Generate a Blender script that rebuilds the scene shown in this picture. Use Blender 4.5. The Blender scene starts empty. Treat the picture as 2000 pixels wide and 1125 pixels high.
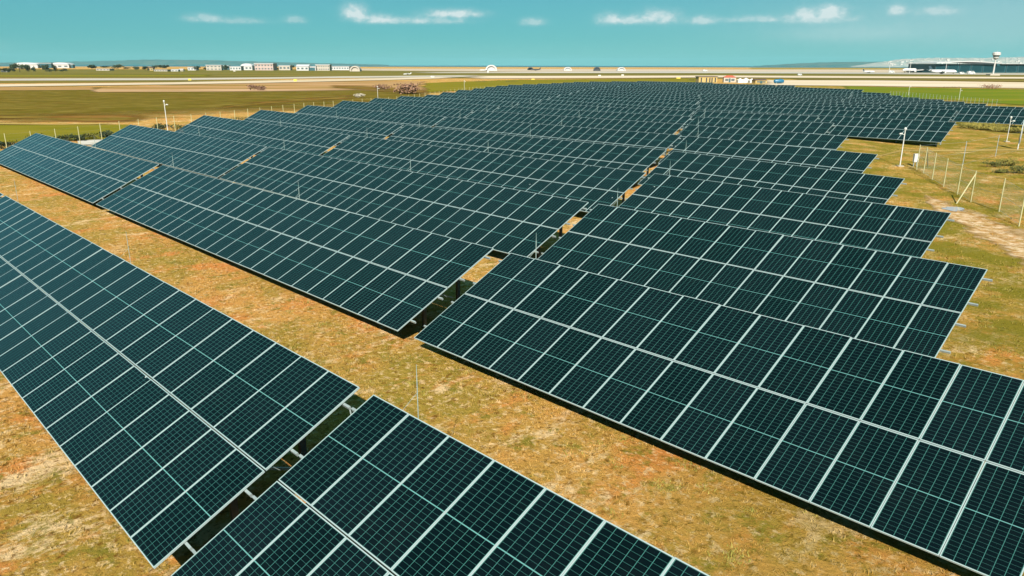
import bpy, bmesh, math, random
from mathutils import Vector, Matrix

random.seed(7)
R = math.radians
scene = bpy.context.scene
COL = scene.collection

# ------------------------------------------------------------------ camera
CAM_Z = 7.98
YAW, PITCH, ROLL, FPX = R(45.879), R(16.741), R(0.1), 1447.08
cam_d = bpy.data.cameras.new("camera")
cam_d.sensor_width = 36.0
cam_d.lens = FPX / 2000.0 * 36.0
cam_d.clip_start, cam_d.clip_end = 0.1, 80000
cam = bpy.data.objects.new("camera", cam_d)
COL.objects.link(cam)
cam.location = (0, 0, CAM_Z)
FW = Vector((-math.sin(YAW) * math.cos(PITCH), math.cos(YAW) * math.cos(PITCH), -math.sin(PITCH)))
RT0 = Vector((math.cos(YAW), math.sin(YAW), 0))
UP0 = RT0.cross(FW)
RT = RT0 * math.cos(ROLL) + UP0 * math.sin(ROLL)
UP = UP0 * math.cos(ROLL) - RT0 * math.sin(ROLL)
cam.rotation_euler = Matrix((RT, UP, -FW)).transposed().to_euler()
scene.camera = cam

# ------------------------------------------------------------------ sky
SUN_DIR = Vector((0.92, -1.05, 1.0)).normalized()
SUN_EL = math.asin(SUN_DIR.z)
SUN_AZ = math.atan2(SUN_DIR.x, SUN_DIR.y)
world = bpy.data.worlds.new("World")
scene.world = world
world.use_nodes = True
WN, WL = world.node_tree.nodes, world.node_tree.links
WN.clear()

def wmath(op, a, b=None, c=None):
    n = WN.new("ShaderNodeMath"); n.operation = op
    for i, v in enumerate((a, b, c)):
        if v is None: continue
        if isinstance(v, (int, float)): n.inputs[i].default_value = v
        else: WL.new(v, n.inputs[i])
    return n.outputs[0]

sky = WN.new("ShaderNodeTexSky")
sky.sky_type = 'NISHITA'
sky.sun_disc = False
sky.sun_elevation = SUN_EL
sky.sun_rotation = SUN_AZ
sky.altitude = 10
sky.air_density = 1.0
sky.dust_density = 0.0
sky.ozone_density = 2.0
tint = WN.new("ShaderNodeMix"); tint.data_type = 'RGBA'; tint.blend_type = 'MULTIPLY'
tint.inputs[0].default_value = 1.0
tint.inputs[7].default_value = (0.157, 0.505, 0.587, 1)
WL.new(sky.outputs[0], tint.inputs[6])
even = WN.new("ShaderNodeMix"); even.data_type = 'RGBA'; even.inputs[0].default_value = 0.6
WL.new(tint.outputs[2], even.inputs[6]); even.inputs[7].default_value = (1.22, 4.05, 4.5, 1)
# small fair-weather clouds and broad pale glows painted low over the sea: soft blobs given by azimuth and elevation
geo = WN.new("ShaderNodeTexCoord")
sep = WN.new("ShaderNodeSeparateXYZ"); WL.new(geo.outputs['Generated'], sep.inputs[0])
az = wmath('ARCTAN2', sep.outputs[0], sep.outputs[1])
el = wmath('ARCSINE', sep.outputs[2])
nz = WN.new("ShaderNodeTexNoise"); nz.inputs['Scale'].default_value = 80; nz.inputs['Detail'].default_value = 6
nz.inputs['Roughness'].default_value = 0.6
mp = WN.new("ShaderNodeMapping"); mp.inputs['Scale'].default_value = (1, 1, 1.5)
WL.new(geo.outputs['Generated'], mp.inputs[0]); WL.new(mp.outputs[0], nz.inputs['Vector'])
nzc = wmath('SUBTRACT', nz.outputs[0], 0.5)
# azimuth (deg from the view axis), elevation (deg), half width, half height, strength
CLOUDS_AND_GLOWS = [(-11.35, 3.5, 0.85, 0.62, 1.0), (-10.0, 3.1, 1.5, 0.42, 0.72), (-4.3, 3.5, 2.0, 0.36, 1.0), (-8.2, 3.0, 2.4, 0.3, 0.4),
          (-5.4, 3.05, 2.2, 0.34, 0.42), (1.5, 2.95, 0.9, 0.36, 0.5), (7.0, 3.1, 0.9, 0.5, 0.72), (8.4, 3.05, 1.2, 0.36, 0.6), (10.5, 3.2, 1.5, 0.58, 0.85),
          (13.6, 3.0, 1.1, 0.36, 0.6), (17.0, 3.05, 2.2, 0.28, 0.42), (20.3, 3.35, 0.6, 0.5, 0.6), (21.9, 3.4, 1.0, 0.5, 1.0), (21.0, 3.0, 2.4, 0.4, 0.55),
          (26.0, 3.4, 0.6, 0.4, 0.6), (28.3, 3.3, 1.2, 0.34, 0.4), (-21.5, 2.95, 1.2, 0.36, 0.45), (-19.3, 2.85, 1.9, 0.28, 0.34), (-15.5, 2.95, 0.8, 0.32, 0.38),
          (-36, 1.0, 3.0, 0.6, 0.15), (36, 2.4, 22.0, 3.6, 0.30), (23, 2.0, 5.0, 0.9, 0.16), (2, 0.9, 22, 0.8, 0.03)]  # the widest entries paint a pale glow into the sky, not clouds
total = None
for ca, ce, hw, hh, st in CLOUDS_AND_GLOWS:
    dx = wmath('DIVIDE', wmath('SUBTRACT', az, R(ca) - YAW), R(hw))
    ddy = wmath('SUBTRACT', el, R(ce))
    dy = wmath('DIVIDE', wmath('MAXIMUM', ddy, wmath('MULTIPLY', ddy, -1.7)), R(hh))      # flatter bases
    d2 = wmath('ADD', wmath('MULTIPLY', dx, dx), wmath('MULTIPLY', dy, dy))
    d2 = wmath('ADD', d2, wmath('MULTIPLY', nzc, -3.0 if hw < 2.5 else -0.4))
    g = wmath('MULTIPLY', wmath('POWER', 2.718, wmath('MULTIPLY', d2, -1.5)), st * 1.15)
    g = wmath('MINIMUM', g, st)
    total = g if total is None else wmath('ADD', total, g)
total = wmath('MINIMUM', total, 1.0)
cm = WN.new("ShaderNodeMix"); cm.data_type = 'RGBA'
WL.new(wmath('MULTIPLY', total, 0.85), cm.inputs[0])
WL.new(even.outputs[2], cm.inputs[6])
cm.inputs[7].default_value = (6.9, 7.6, 7.6, 1)
bg = WN.new("ShaderNodeBackground"); bg.inputs[1].default_value = 0.05
WL.new(cm.outputs[2], bg.inputs[0])
wo = WN.new("ShaderNodeOutputWorld"); WL.new(bg.outputs[0], wo.inputs[0])

# ------------------------------------------------------------------ sun and exposure
sun_d = bpy.data.lights.new("sun", 'SUN')
sun_d.energy = 5.0
sun_d.angle = R(0.5)
sun_d.color = (1.0, 0.95, 0.86)
sun = bpy.data.objects.new("sun", sun_d); COL.objects.link(sun)
sun.rotation_euler = (-SUN_DIR).to_track_quat('-Z', 'Y').to_euler()
sun.location = (60, -70, 90)
scene.view_settings.view_transform = 'Standard'
scene.view_settings.look = 'None'
scene.view_settings.exposure = 1.15
scene.view_settings.gamma = 1.0
scene.cycles.max_bounces = 6
scene.cycles.diffuse_bounces = 1
scene.cycles.transparent_max_bounces = 24

# ------------------------------------------------------------------ helpers
def tag(o, label=None, cat=None, group=None, kind=None):
    if label: o['label'] = label
    if cat: o['category'] = cat
    if group: o['group'] = group
    if kind: o['kind'] = kind
    return o

def empty(name, loc, rz=0.0):
    o = bpy.data.objects.new(name, None)
    o.empty_display_size = 0.2
    COL.objects.link(o); o.location = loc; o.rotation_euler = (0, 0, rz)
    return o

class MB:
    """collects simple shapes and links them as ONE mesh object"""
    def __init__(s): s.v, s.f, s.m, s.uv = [], [], [], {}
    def quad(s, a, b, c, d, m=0, uv=None):
        i = len(s.v); s.v += [tuple(a), tuple(b), tuple(c), tuple(d)]; s.f.append((i, i+1, i+2, i+3)); s.m.append(m)
        if uv: s.uv[len(s.f) - 1] = uv
    def tri(s, a, b, c, m=0):
        i = len(s.v); s.v += [tuple(a), tuple(b), tuple(c)]; s.f.append((i, i+1, i+2)); s.m.append(m)
    def poly(s, pts, m=0):
        i = len(s.v); s.v += [tuple(p) for p in pts]; s.f.append(tuple(range(i, i + len(pts)))); s.m.append(m)
    def hexa(s, p, m=0):
        i = len(s.v); s.v += [tuple(q) for q in p]
        for f in ((3, 2, 1, 0), (4, 5, 6, 7), (0, 1, 5, 4), (1, 2, 6, 5), (2, 3, 7, 6), (3, 0, 4, 7)):
            s.f.append(tuple(i + k for k in f)); s.m.append(m)
    def box(s, a, b, m=0):
        (x0, y0, z0), (x1, y1, z1) = a, b
        s.hexa([(x0, y0, z0), (x1, y0, z0), (x1, y1, z0), (x0, y1, z0), (x0, y0, z1), (x1, y0, z1), (x1, y1, z1), (x0, y1, z1)], m)
    def bar(s, a, b, w, h=None, m=0, up=(0, 0, 1)):
        a, b = Vector(a), Vector(b); h = h or w
        d = (b - a).normalized(); upv = Vector(up)
        if abs(d.dot(upv)) > 0.98: upv = Vector((0, 1, 0))
        r = d.cross(upv).normalized(); t = r.cross(d)
        p = []
        for q in (a, b):
            for sx, sy in ((-1, -1), (1, -1), (1, 1), (-1, 1)):
                p.append(q + r * (sx * w / 2) + t * (sy * h / 2))
        s.hexa([p[3], p[2], p[1], p[0], p[7], p[6], p[5], p[4]], m)
    def tube(s, a, b, r0, r1=None, n=8, m=0, caps=True):
        a, b = Vector(a), Vector(b); r1 = r0 if r1 is None else r1
        d = (b - a).normalized(); upv = Vector((0, 0, 1)) if abs(d.z) < 0.95 else Vector((1, 0, 0))
        x = d.cross(upv).normalized(); y = d.cross(x)
        i = len(s.v)
        for q, r in ((a, r0), (b, r1)):
            for k in range(n):
                t = 2 * math.pi * k / n
                s.v.append(tuple(q + x * (r * math.cos(t)) + y * (r * math.sin(t))))
        for k in range(n):
            k2 = (k + 1) % n
            s.f.append((i + k2, i + k, i + n + k, i + n + k2)); s.m.append(m)
        if caps:
            s.f.append(tuple(i + k for k in range(n))); s.m.append(m)
            s.f.append(tuple(i + n + k for k in reversed(range(n)))); s.m.append(m)
    def rings(s, pts, n=12, m=0):
        """pts: list of (centre, rx vector, ry vector); skinned closed body"""
        i = len(s.v)
        for c, x, y in pts:
            for k in range(n):
                t = 2 * math.pi * k / n
                s.v.append(tuple(Vector(c) + Vector(x) * math.cos(t) + Vector(y) * math.sin(t)))
        for j in range(len(pts) - 1):
            for k in range(n):
                k2 = (k + 1) % n
                s.f.append((i + j*n + k, i + j*n + k2, i + (j+1)*n + k2, i + (j+1)*n + k)); s.m.append(m)
        s.f.append(tuple(i + k for k in reversed(range(n)))); s.m.append(m)
        s.f.append(tuple(i + (len(pts)-1)*n + k for k in range(n))); s.m.append(m)
    def mesh(s, name, mats, smooth=False):
        me = bpy.data.meshes.new(name)
        me.from_pydata(s.v, [], s.f)
        for m in (mats if isinstance(mats, (list, tuple)) else [mats]): me.materials.append(m)
        me.polygons.foreach_set('material_index', s.m)
        if s.uv:
            l = me.uv_layers.new(name="UVMap")
            for fi, uv in s.uv.items():
                p = me.polygons[fi]
                for k, li in enumerate(p.loop_indices): l.data[li].uv = uv[k]
        if smooth: me.polygons.foreach_set('use_smooth', [True] * len(me.polygons))
        me.update()
        return me
    def build(s, name, mats, parent=None, smooth=False):
        o = bpy.data.objects.new(name, s.mesh(name, mats, smooth)); COL.objects.link(o)
        if parent: o.parent = parent
        return o

ALB = 0.683      # base colours below are given for exposure 0.6; this rescales them to exposure 1.15
def alb(c): return tuple(v * ALB for v in c[:3]) + (1,)

def new_mat(name):
    m = bpy.data.materials.new(name); m.use_nodes = True
    nt = m.node_tree
    return m, nt, nt.nodes['Principled BSDF']

def mat(name, col, rough=0.6, metal=0.0, noise=0.0, nscale=3.0, spec=0.5):
    m, nt, b = new_mat(name)
    b.inputs['Roughness'].default_value = rough
    b.inputs['Metallic'].default_value = metal
    b.inputs['Specular IOR Level'].default_value = spec
    if noise:
        tc = nt.nodes.new("ShaderNodeTexCoord"); n = nt.nodes.new("ShaderNodeTexNoise")
        n.inputs['Scale'].default_value = nscale; n.inputs['Detail'].default_value = 5
        nt.links.new(tc.outputs['Object'], n.inputs['Vector'])
        r = nt.nodes.new("ShaderNodeValToRGB")
        r.color_ramp.elements[0].position, r.color_ramp.elements[1].position = 0.3, 0.7
        r.color_ramp.elements[0].color = alb(tuple(c * (1 - noise) for c in col))
        r.color_ramp.elements[1].color = alb(tuple(min(1, c * (1 + noise)) for c in col))
        nt.links.new(n.outputs[0], r.inputs[0]); nt.links.new(r.outputs[0], b.inputs['Base Color'])
    else:
        b.inputs['Base Color'].default_value = alb(col)
    return m

def nmath(nt, op, a, b=None, c=None):
    n = nt.nodes.new("ShaderNodeMath"); n.operation = op
    for i, v in enumerate((a, b, c)):
        if v is None: continue
        if isinstance(v, (int, float)): n.inputs[i].default_value = v
        else: nt.links.new(v, n.inputs[i])
    return n.outputs[0]

def nmix(nt, fac, a, b):
    n = nt.nodes.new("ShaderNodeMix"); n.data_type = 'RGBA'
    for i, v in ((0, fac), (6, a), (7, b)):
        if isinstance(v, (int, float)): n.inputs[i].default_value = v
        elif isinstance(v, tuple): n.inputs[i].default_value = alb(v)
        else: nt.links.new(v, n.inputs[i])
    return n.outputs[2]

def nnoise(nt, vec, scale, detail=4, rough=0.55, lo=0.35, hi=0.65):
    n = nt.nodes.new("ShaderNodeTexNoise"); n.inputs['Scale'].default_value = scale
    n.inputs['Detail'].default_value = detail; n.inputs['Roughness'].default_value = rough
    nt.links.new(vec, n.inputs['Vector'])
    mr = nt.nodes.new("ShaderNodeMapRange"); mr.inputs[1].default_value = lo; mr.inputs[2].default_value = hi
    nt.links.new(n.outputs[0], mr.inputs[0])
    return mr.outputs[0]

# ------------------------------------------------------------------ solar field layout (x along the rows, y across them)
TILT = R(25.43); SL = 4.24; MW = 1.0505
DP, HT = SL * math.cos(TILT), SL * math.sin(TILT)
CLEAR = 0.55
ROW_V = {1: 2.775, 2: 11.74, 3: 20.765, 4: 29.973}
for n in range(5, 25): ROW_V[n] = 2.77 + 9.07 * (n - 1)
U_LEFT = {1: -68.6, 2: -74.0, 3: -78.88, 4: -83.53, 5: -88.56, 6: -93.5, 7: -98.4, 8: -103.51, 9: -108.34, 10: -112.83, 11: -119.12, 12: -124.93, 13: -131.38,
          14: -137.39, 15: -143.31, 16: -148.4, 17: -152, 18: -155, 19: -158, 20: -161.5, 21: -165, 22: -166, 23: -164, 24: -160}
U_RIGHT = {1: 4.4, 2: -1.4, 3: -5.34, 4: -9.0, 5: -13.94, 6: -18.77, 7: -24.5, 8: -29.5, 9: -35.0, 10: -24.5, 11: -31.0, 12: -37.0, 13: -31.4,
           14: -12, 15: -12, 16: -35.3, 17: -41.2, 18: -47.2, 19: -53.8, 20: -60.3, 21: -66.8, 22: -71.5, 23: -98, 24: -129}
# relative height of the low edge (camera = 0) where it was read off
ZL = {1: (-7.4, -7.41), 2: (-7.41, -7.36), 3: (-7.42, -7.52), 4: (-7.15, -7.61), 5: (-7.1, -7.63), 6: (-7.04, -7.44), 7: (-6.88, -7.2), 8: (-6.95, -6.9), 9: (-7.0, -6.93),
      10: (-7.1, -7.46), 11: (-7.02, -7.2), 12: (-6.92, -7.25), 13: (-6.89, -7.55), 14: (-6.83, -7.6), 15: (-6.8, -7.65), 16: (-6.83, -7.76),
      17: (-6.85, -7.88), 18: (-6.85, -8.0), 19: (-6.85, -8.08), 20: (-6.85, -8.12), 21: (-6.85, -8.15), 22: (-6.85, -7.8), 23: (-6.85, -7.25), 24: (-6.85, -7.1)}
HPTS = []
for n in ROW_V:
    zl, zr = ZL.get(n, (-6.85, -7.5))
    HPTS += [(U_LEFT[n], ROW_V[n] + 0.5, zl), (U_RIGHT[n], ROW_V[n] + 0.5, zr)]
HPTS += [(-16.5, 11.7, -7.4), (-45.5, 11.7, -7.42), (-20.4, 20.8, -7.52), (-50.2, 20.8, -7.39), (-24, 30, -7.47), (-29, 39, -7.3), (-10.5, 2.8, -7.41), (-39, 2.8, -7.41),
         (-39.4, ROW_V[7], -7.1), (-54, ROW_V[10], -7.42), (-54, ROW_V[9], -6.95)]
FARZ = 0.45

def ground_z(x, y):
    w = 1.0 / (45.0 ** 4); s = w * FARZ
    for a, b, z in HPTS:
        d2 = (x - a) ** 2 + (y - b) ** 2 + 20.0
        k = 1.0 / (d2 * d2)
        w += k; s += k * (CAM_Z + z - CLEAR)
    h = s / w
    d = math.hypot(x, y)
    t = min(1.0, max(0.0, (d - 190) / 60.0))
    return h * (1 - t) + FARZ * t

def ray(px, py):
    """direction seen at a pixel of the 2000 x 1125 photograph"""
    return (FW * FPX + RT * (px - 1000) - UP * (py - 562.5)).normalized()

def at(px, py, z=None):
    """ground point seen at a pixel"""
    d = ray(px, py)
    zz = FARZ if z is None else z
    for _ in range(1 if z is not None else 6):
        t = (zz - CAM_Z) / d.z
        p = Vector((0, 0, CAM_Z)) + d * t
        if z is None: zz = ground_z(p.x, p.y)
    return p

# ------------------------------------------------------------------ ground sheet
def ground_material(name="dry_ground", lift=None):
    m, nt, b = new_mat(name)
    g = nt.nodes.new("ShaderNodeNewGeometry"); pos = g.outputs['Position']
    def stretch(sx, sy, rot=0.0):
        mp = nt.nodes.new("ShaderNodeMapping"); mp.inputs['Scale'].default_value = (sx, sy, 1); mp.inputs['Rotation'].default_value = (0, 0, rot)
        nt.links.new(pos, mp.inputs[0]); return mp.outputs[0]
    tan, pale = (0.66, 0.335, 0.088), (0.90, 0.62, 0.33)
    olive, green, soil, dark = (0.40, 0.265, 0.048), (0.235, 0.20, 0.028), (0.70, 0.27, 0.07), (0.22, 0.10, 0.018)
    c = nmix(nt, nnoise(nt, pos, 0.16, 6, 0.65, 0.44, 0.60), tan, olive)
    c = nmix(nt, nnoise(nt, stretch(1.0, 0.5), 0.55, 6, 0.7, 0.51, 0.62), c, soil)
    c = nmix(nt, nnoise(nt, stretch(0.8, 1.3, 0.5), 0.42, 7, 0.75, 0.53, 0.64), c, olive)
    c = nmix(nt, nmath(nt, 'MULTIPLY', nnoise(nt, stretch(1.2, 0.6, 0.3), 0.6, 8, 0.78, 0.54, 0.62), 0.9), c, pale)
    c = nmix(nt, nmath(nt, 'MULTIPLY', nnoise(nt, pos, 1.3, 8, 0.78, 0.53, 0.61), 0.85), c, green)
    c = nmix(nt, nmath(nt, 'MULTIPLY', nnoise(nt, pos, 4.6, 7, 0.75, 0.53, 0.62), 0.75), c, pale)
    c = nmix(nt, nmath(nt, 'MULTIPLY', nnoise(nt, stretch(1.0, 0.8, 1.0), 6.0, 5, 0.72, 0.54, 0.64), 0.9), c, dark)
    # grass gets greener towards the east side of the plant
    sx = nt.nodes.new("ShaderNodeSeparateXYZ"); nt.links.new(pos, sx.inputs[0])
    along = nmath(nt, 'ADD', sx.outputs[0], nmath(nt, 'MULTIPLY', sx.outputs[1], 0.55))
    mr = nt.nodes.new("ShaderNodeMapRange"); mr.inputs[1].default_value = -6; mr.inputs[2].default_value = 9
    nt.links.new(along, mr.inputs[0])
    gmask = nmath(nt, 'MULTIPLY', mr.outputs[0], nnoise(nt, pos, 0.3, 6, 0.7, 0.36, 0.58))
    c = nmix(nt, nmath(nt, 'MULTIPLY', gmask, 0.92), c, (0.215, 0.185, 0.020))
    if lift: c = nmix(nt, nmath(nt, 'MULTIPLY', g.outputs['Random Per Island'], lift[3]), c, lift[:3])
    nt.links.new(c, b.inputs['Base Color'])
    b.inputs['Roughness'].default_value = 0.95
    b.inputs['Specular IOR Level'].default_value = 0.0
    n = nt.nodes.new("ShaderNodeTexNoise"); n.inputs['Scale'].default_value = 7; n.inputs['Detail'].default_value = 8; n.inputs['Roughness'].default_value = 0.75
    nt.links.new(pos, n.inputs['Vector'])
    bp = nt.nodes.new("ShaderNodeBump"); bp.inputs['Strength'].default_value = 0.9; bp.inputs['Distance'].default_value = 0.12
    nt.links.new(n.outputs[0], bp.inputs['Height']); nt.links.new(bp.outputs[0], b.inputs['Normal'])
    return m

COAST = 3300.0
def make_ground():
    radii = [0.0] + [3.0 * 1.055 ** k for k in range(132)]
    radii = [r for r in radii if r < COAST] + [COAST]
    nseg = 288
    v, f = [], []
    v.append((0, 0, ground_z(0, 0)))
    for r in radii[1:]:
        for k in range(nseg):
            t = 2 * math.pi * k / nseg
            x, y = r * math.cos(t), r * math.sin(t)
            v.append((x, y, ground_z(x, y)))
    for k in range(nseg): f.append((0, 1 + k, 1 + (k + 1) % nseg))
    for j in range(len(radii) - 2):
        a, b2 = 1 + j * nseg, 1 + (j + 1) * nseg
        for k in range(nseg):
            k2 = (k + 1) % nseg
            f.append((a + k, b2 + k, b2 + k2, a + k2))
    me = bpy.data.meshes.new("ground"); me.from_pydata(v, [], f)
    me.polygons.foreach_set('use_smooth', [True] * len(me.polygons))
    me.materials.append(ground_material()); me.update()
    o = bpy.data.objects.new("ground", me); COL.objects.link(o); tag(o, kind='structure')
make_ground()

# ------------------------------------------------------------------ solar racks
PW, PL, FR = 1.041, 2.108, 0.0165        # module width, length, frame width

def panel_material():
    m, nt, b = new_mat("solar_cells")
    uv = nt.nodes.new("ShaderNodeUVMap"); sp = nt.nodes.new("ShaderNodeSeparateXYZ"); nt.links.new(uv.outputs[0], sp.inputs[0])
    u, v = sp.outputs[0], sp.outputs[1]        # metres on the glass
    gw, gl = PW - 2 * FR, PL - 2 * FR
    def line(coord, pitch, half):
        d = nmath(nt, 'PINGPONG', coord, pitch / 2)
        return nmath(nt, 'LESS_THAN', d, half)
    mg = 0.006
    cw = (gw - 2 * mg) / 6
    cu = line(nmath(nt, 'SUBTRACT', u, mg), cw, 0.0042)
    ch = (gl / 2 - mg - 0.007) / 12
    dv = nmath(nt, 'ABSOLUTE', nmath(nt, 'SUBTRACT', v, gl / 2))
    cv = line(nmath(nt, 'SUBTRACT', dv, 0.007), ch, 0.0026)
    mid = nmath(nt, 'LESS_THAN', dv, 0.0075)
    oi = nt.nodes.new("ShaderNodeObjectInfo")
    cell = nmix(nt, oi.outputs['Random'], (0.0010, 0.0038, 0.0048), (0.0026, 0.0060, 0.0080))
    c = nmix(nt, nmath(nt, 'MULTIPLY', cv, 0.55), cell, (0.045, 0.155, 0.135))
    c = nmix(nt, nmath(nt, 'MULTIPLY', cu, 0.85), c, (0.055, 0.19, 0.165))
    c = nmix(nt, mid, c, (0.12, 0.30, 0.28))
    # a little dust
    tc = nt.nodes.new("ShaderNodeNewGeometry")
    du = nnoise(nt, tc.outputs['Position'], 1.3, 6, 0.7, 0.5, 0.95)
    c = nmix(nt, nmath(nt, 'MULTIPLY', du, 0.012), c, (0.35, 0.33, 0.27))
    vo = nt.nodes.new("ShaderNodeTexVoronoi"); vo.inputs['Scale'].default_value = 0.55; nt.links.new(tc.outputs['Position'], vo.inputs['Vector'])
    c = nmix(nt, nmath(nt, 'MULTIPLY', nmath(nt, 'LESS_THAN', vo.outputs['Distance'], 0.020), 0.8), c, (0.55, 0.58, 0.55))
    nt.links.new(c, b.inputs['Base Color'])
    b.inputs['Roughness'].default_value = 0.13
    b.inputs['Specular IOR Level'].default_value = 0.19
    b.inputs['Specular Tint'].default_value = (0.75, 1.0, 1.0, 1)
    return m

M_CELL = panel_material()
M_FRAME = mat("anodised_aluminium", (0.36, 0.445, 0.44), 0.42, 0.0)
M_BACK = mat("black_backsheet", (0.02, 0.022, 0.024), 0.5)  # undersides coloured black to deepen the shade beneath the racks
M_STEEL = mat("galvanised_steel", (0.36, 0.42, 0.41), 0.45, 0.3, 0.15, 6)
M_PILE = mat("shade_dark_steel", (0.07, 0.08, 0.08), 0.6, 0.2, 0.2, 5)  # legs and rafters coloured darker to stand in for shade under the racks
M_WIRE = mat("black_cable", (0.02, 0.02, 0.02), 0.5)

def glass_into(mb, ox=0.0, oy=0.0, oz=0.0):
    z = oz - 0.003
    a, b2, c, d = (ox + FR, oy + FR, z), (ox + PW - FR, oy + FR, z), (ox + PW - FR, oy + PL - FR, z), (ox + FR, oy + PL - FR, z)
    gw, gl = PW - 2 * FR, PL - 2 * FR
    mb.quad(a, b2, c, d, 0, ((0, 0), (gw, 0), (gw, gl), (0, gl)))

def back_into(mb, m, ox=0.0, oy=0.0, oz=0.0):
    z = oz - 0.010
    mb.quad((ox + FR, oy + PL - FR, z), (ox + PW - FR, oy + PL - FR, z), (ox + PW - FR, oy + FR, z), (ox + FR, oy + FR, z), m)

def frame_into(mb, m, ox=0.0, oy=0.0, oz=0.0, depth=0.035):
    o = [(ox, oy), (ox + PW, oy), (ox + PW, oy + PL), (ox, oy + PL)]
    i = [(ox + FR, oy + FR), (ox + PW - FR, oy + FR), (ox + PW - FR, oy + PL - FR), (ox + FR, oy + PL - FR)]
    for k in range(4):
        k2 = (k + 1) % 4
        P = lambda q, z: (q[0], q[1], oz + z)
        mb.quad(P(o[k], 0), P(o[k2], 0), P(i[k2], 0), P(i[k], 0), m)
        mb.quad(P(o[k], -depth), P(o[k2], -depth), P(o[k2], 0), P(o[k], 0), m)
        mb.quad(P(i[k], 0), P(i[k2], 0), P(i[k2], -depth), P(i[k], -depth), m)
        mb.quad(P(i[k], -depth), P(i[k2], -depth), P(o[k2], -depth), P(o[k], -depth), m)

b_ = MB(); glass_into(b_); back_into(b_, 1); ME_GLASS = b_.mesh("solar_panel", [M_CELL, M_BACK])
b_ = MB(); frame_into(b_, 0); ME_FRAME = b_.mesh("panel_frame", [M_FRAME])
b_ = MB(); glass_into(b_); back_into(b_, 1); frame_into(b_, 2); ME_MODULE = b_.mesh("solar_panel", [M_CELL, M_BACK, M_FRAME])

def link(name, me, parent):
    o = bpy.data.objects.new(name, me); COL.objects.link(o); o.parent = parent
    return o

ARRAY_MESH = {}
def array_mesh(N):
    if N not in ARRAY_MESH:
        mb = MB()
        for k in range(N):
            for s0 in (0.0, SL - PL):
                glass_into(mb, k * MW, s0); frame_into(mb, 1, k * MW, s0)
        ARRAY_MESH[N] = mb.mesh("panel_array", [M_CELL, M_FRAME])
    return ARRAY_MESH[N]

TABLES = []
def solar_rack(n, u0, N, label, last=False):
    v = ROW_V[n]; L = N * MW
    gA, gB = ground_z(u0, v + 1.5), ground_z(u0 + L, v + 1.5)
    rnd = random.Random(n * 100 + N + int(u0))
    jit = 0.006 if n <= 4 else 0.025
    zA, zB = gA + CLEAR + rnd.uniform(-jit, jit), gB + CLEAR + rnd.uniform(-jit, jit)
    root = empty("solar_rack", (u0, v, gA))
    tag(root, label, "solar rack", "racks of solar panels standing in long rows")
    P0 = Vector((0, 0, zA - gA))
    ex = Vector((L, 0, zB - zA)).normalized()
    ey = Vector((0, math.cos(TILT), math.sin(TILT))); ey = (ey - ex * ex.dot(ey)).normalized()
    ez = ex.cross(ey)
    rot = Matrix((ex, ey, ez)).transposed().to_euler()
    def S(a, s, h=0.0): return P0 + ex * a + ey * s + ez * h
    if n <= 12:
        for k in range(N):
            for s0 in (0.0, SL - PL):
                me = ME_GLASS if n <= 5 else ME_MODULE
                o = link("solar_panel", me, root)
                o.location = S(k * MW + 0.005, s0, rnd.uniform(-0.002, 0.002))
                o.rotation_euler = (rot.x + rnd.gauss(0, 0.0022), rot.y + rnd.gauss(0, 0.0018), rot.z)
                if n <= 5: link("panel_frame", ME_FRAME, o)
    else:
        o = link("panel_array", array_mesh(N), root)
        o.location = S(0.006, 0); o.rotation_euler = rot
    ns = max(3, round(L / 3.8)); st = [0.9 + (L - 1.8) * k / (ns - 1) for k in range(ns)]
    def foot(p):
        return ground_z(u0 + p.x, v + p.y) - gA - 0.15
    near = n <= 6
    one = MB()
    purl = (0.55, 1.70, 2.66, 3.84)
    for s in purl:
        mb = MB() if near else one
        mb.bar(S(-0.18, s, -0.075), S(L + (0.24 if last else 0.18), s, -0.075), 0.045, 0.06, 0, ez)
        if near: mb.build("purlin", M_STEEL, root)
    for a in st:
        mb = MB() if near else one
        mb.bar(S(a, 0.25, -0.165), S(a, 3.98, -0.165), 0.06, 0.10, 0, ez)
        if near: mb.build("rafter", M_PILE, root)
        for s in (1.75, 3.3):
            top = S(a, s, -0.216); bot = Vector((top.x, top.y, foot(top)))
            mb = MB() if near else one
            mb.bar(bot, top, 0.09, 0.12)
            if near: mb.build("leg", M_PILE, root)
        mb = MB() if near else one
        t1 = S(a, 1.9, -0.22); b1 = S(a, 3.1, -0.22); b1.z = b1.z - 0.95; b1.y -= 0.05
        mb.bar(b1, t1, 0.045)
        if near: mb.build("brace", M_STEEL, root)
    if n == 1 and u0 < -30 and u0 > -45:
        mb = MB(); pts = [S(L + 0.16, 3.84, -0.08), S(L + 0.20, 3.78, -0.22), S(L + 0.26, 3.62, -0.20), S(L + 0.30, 3.50, -0.32), S(L + 0.44, 3.55, -0.16)]
        for a, b2 in zip(pts, pts[1:]): mb.tube(a, b2, 0.014, 0.014, 6)
        mb.build("cable", M_STEEL, root)
    if not near: one.build("support_frame", M_STEEL, root)
    TABLES.append((n, u0, u0 + L))
    return root

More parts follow.
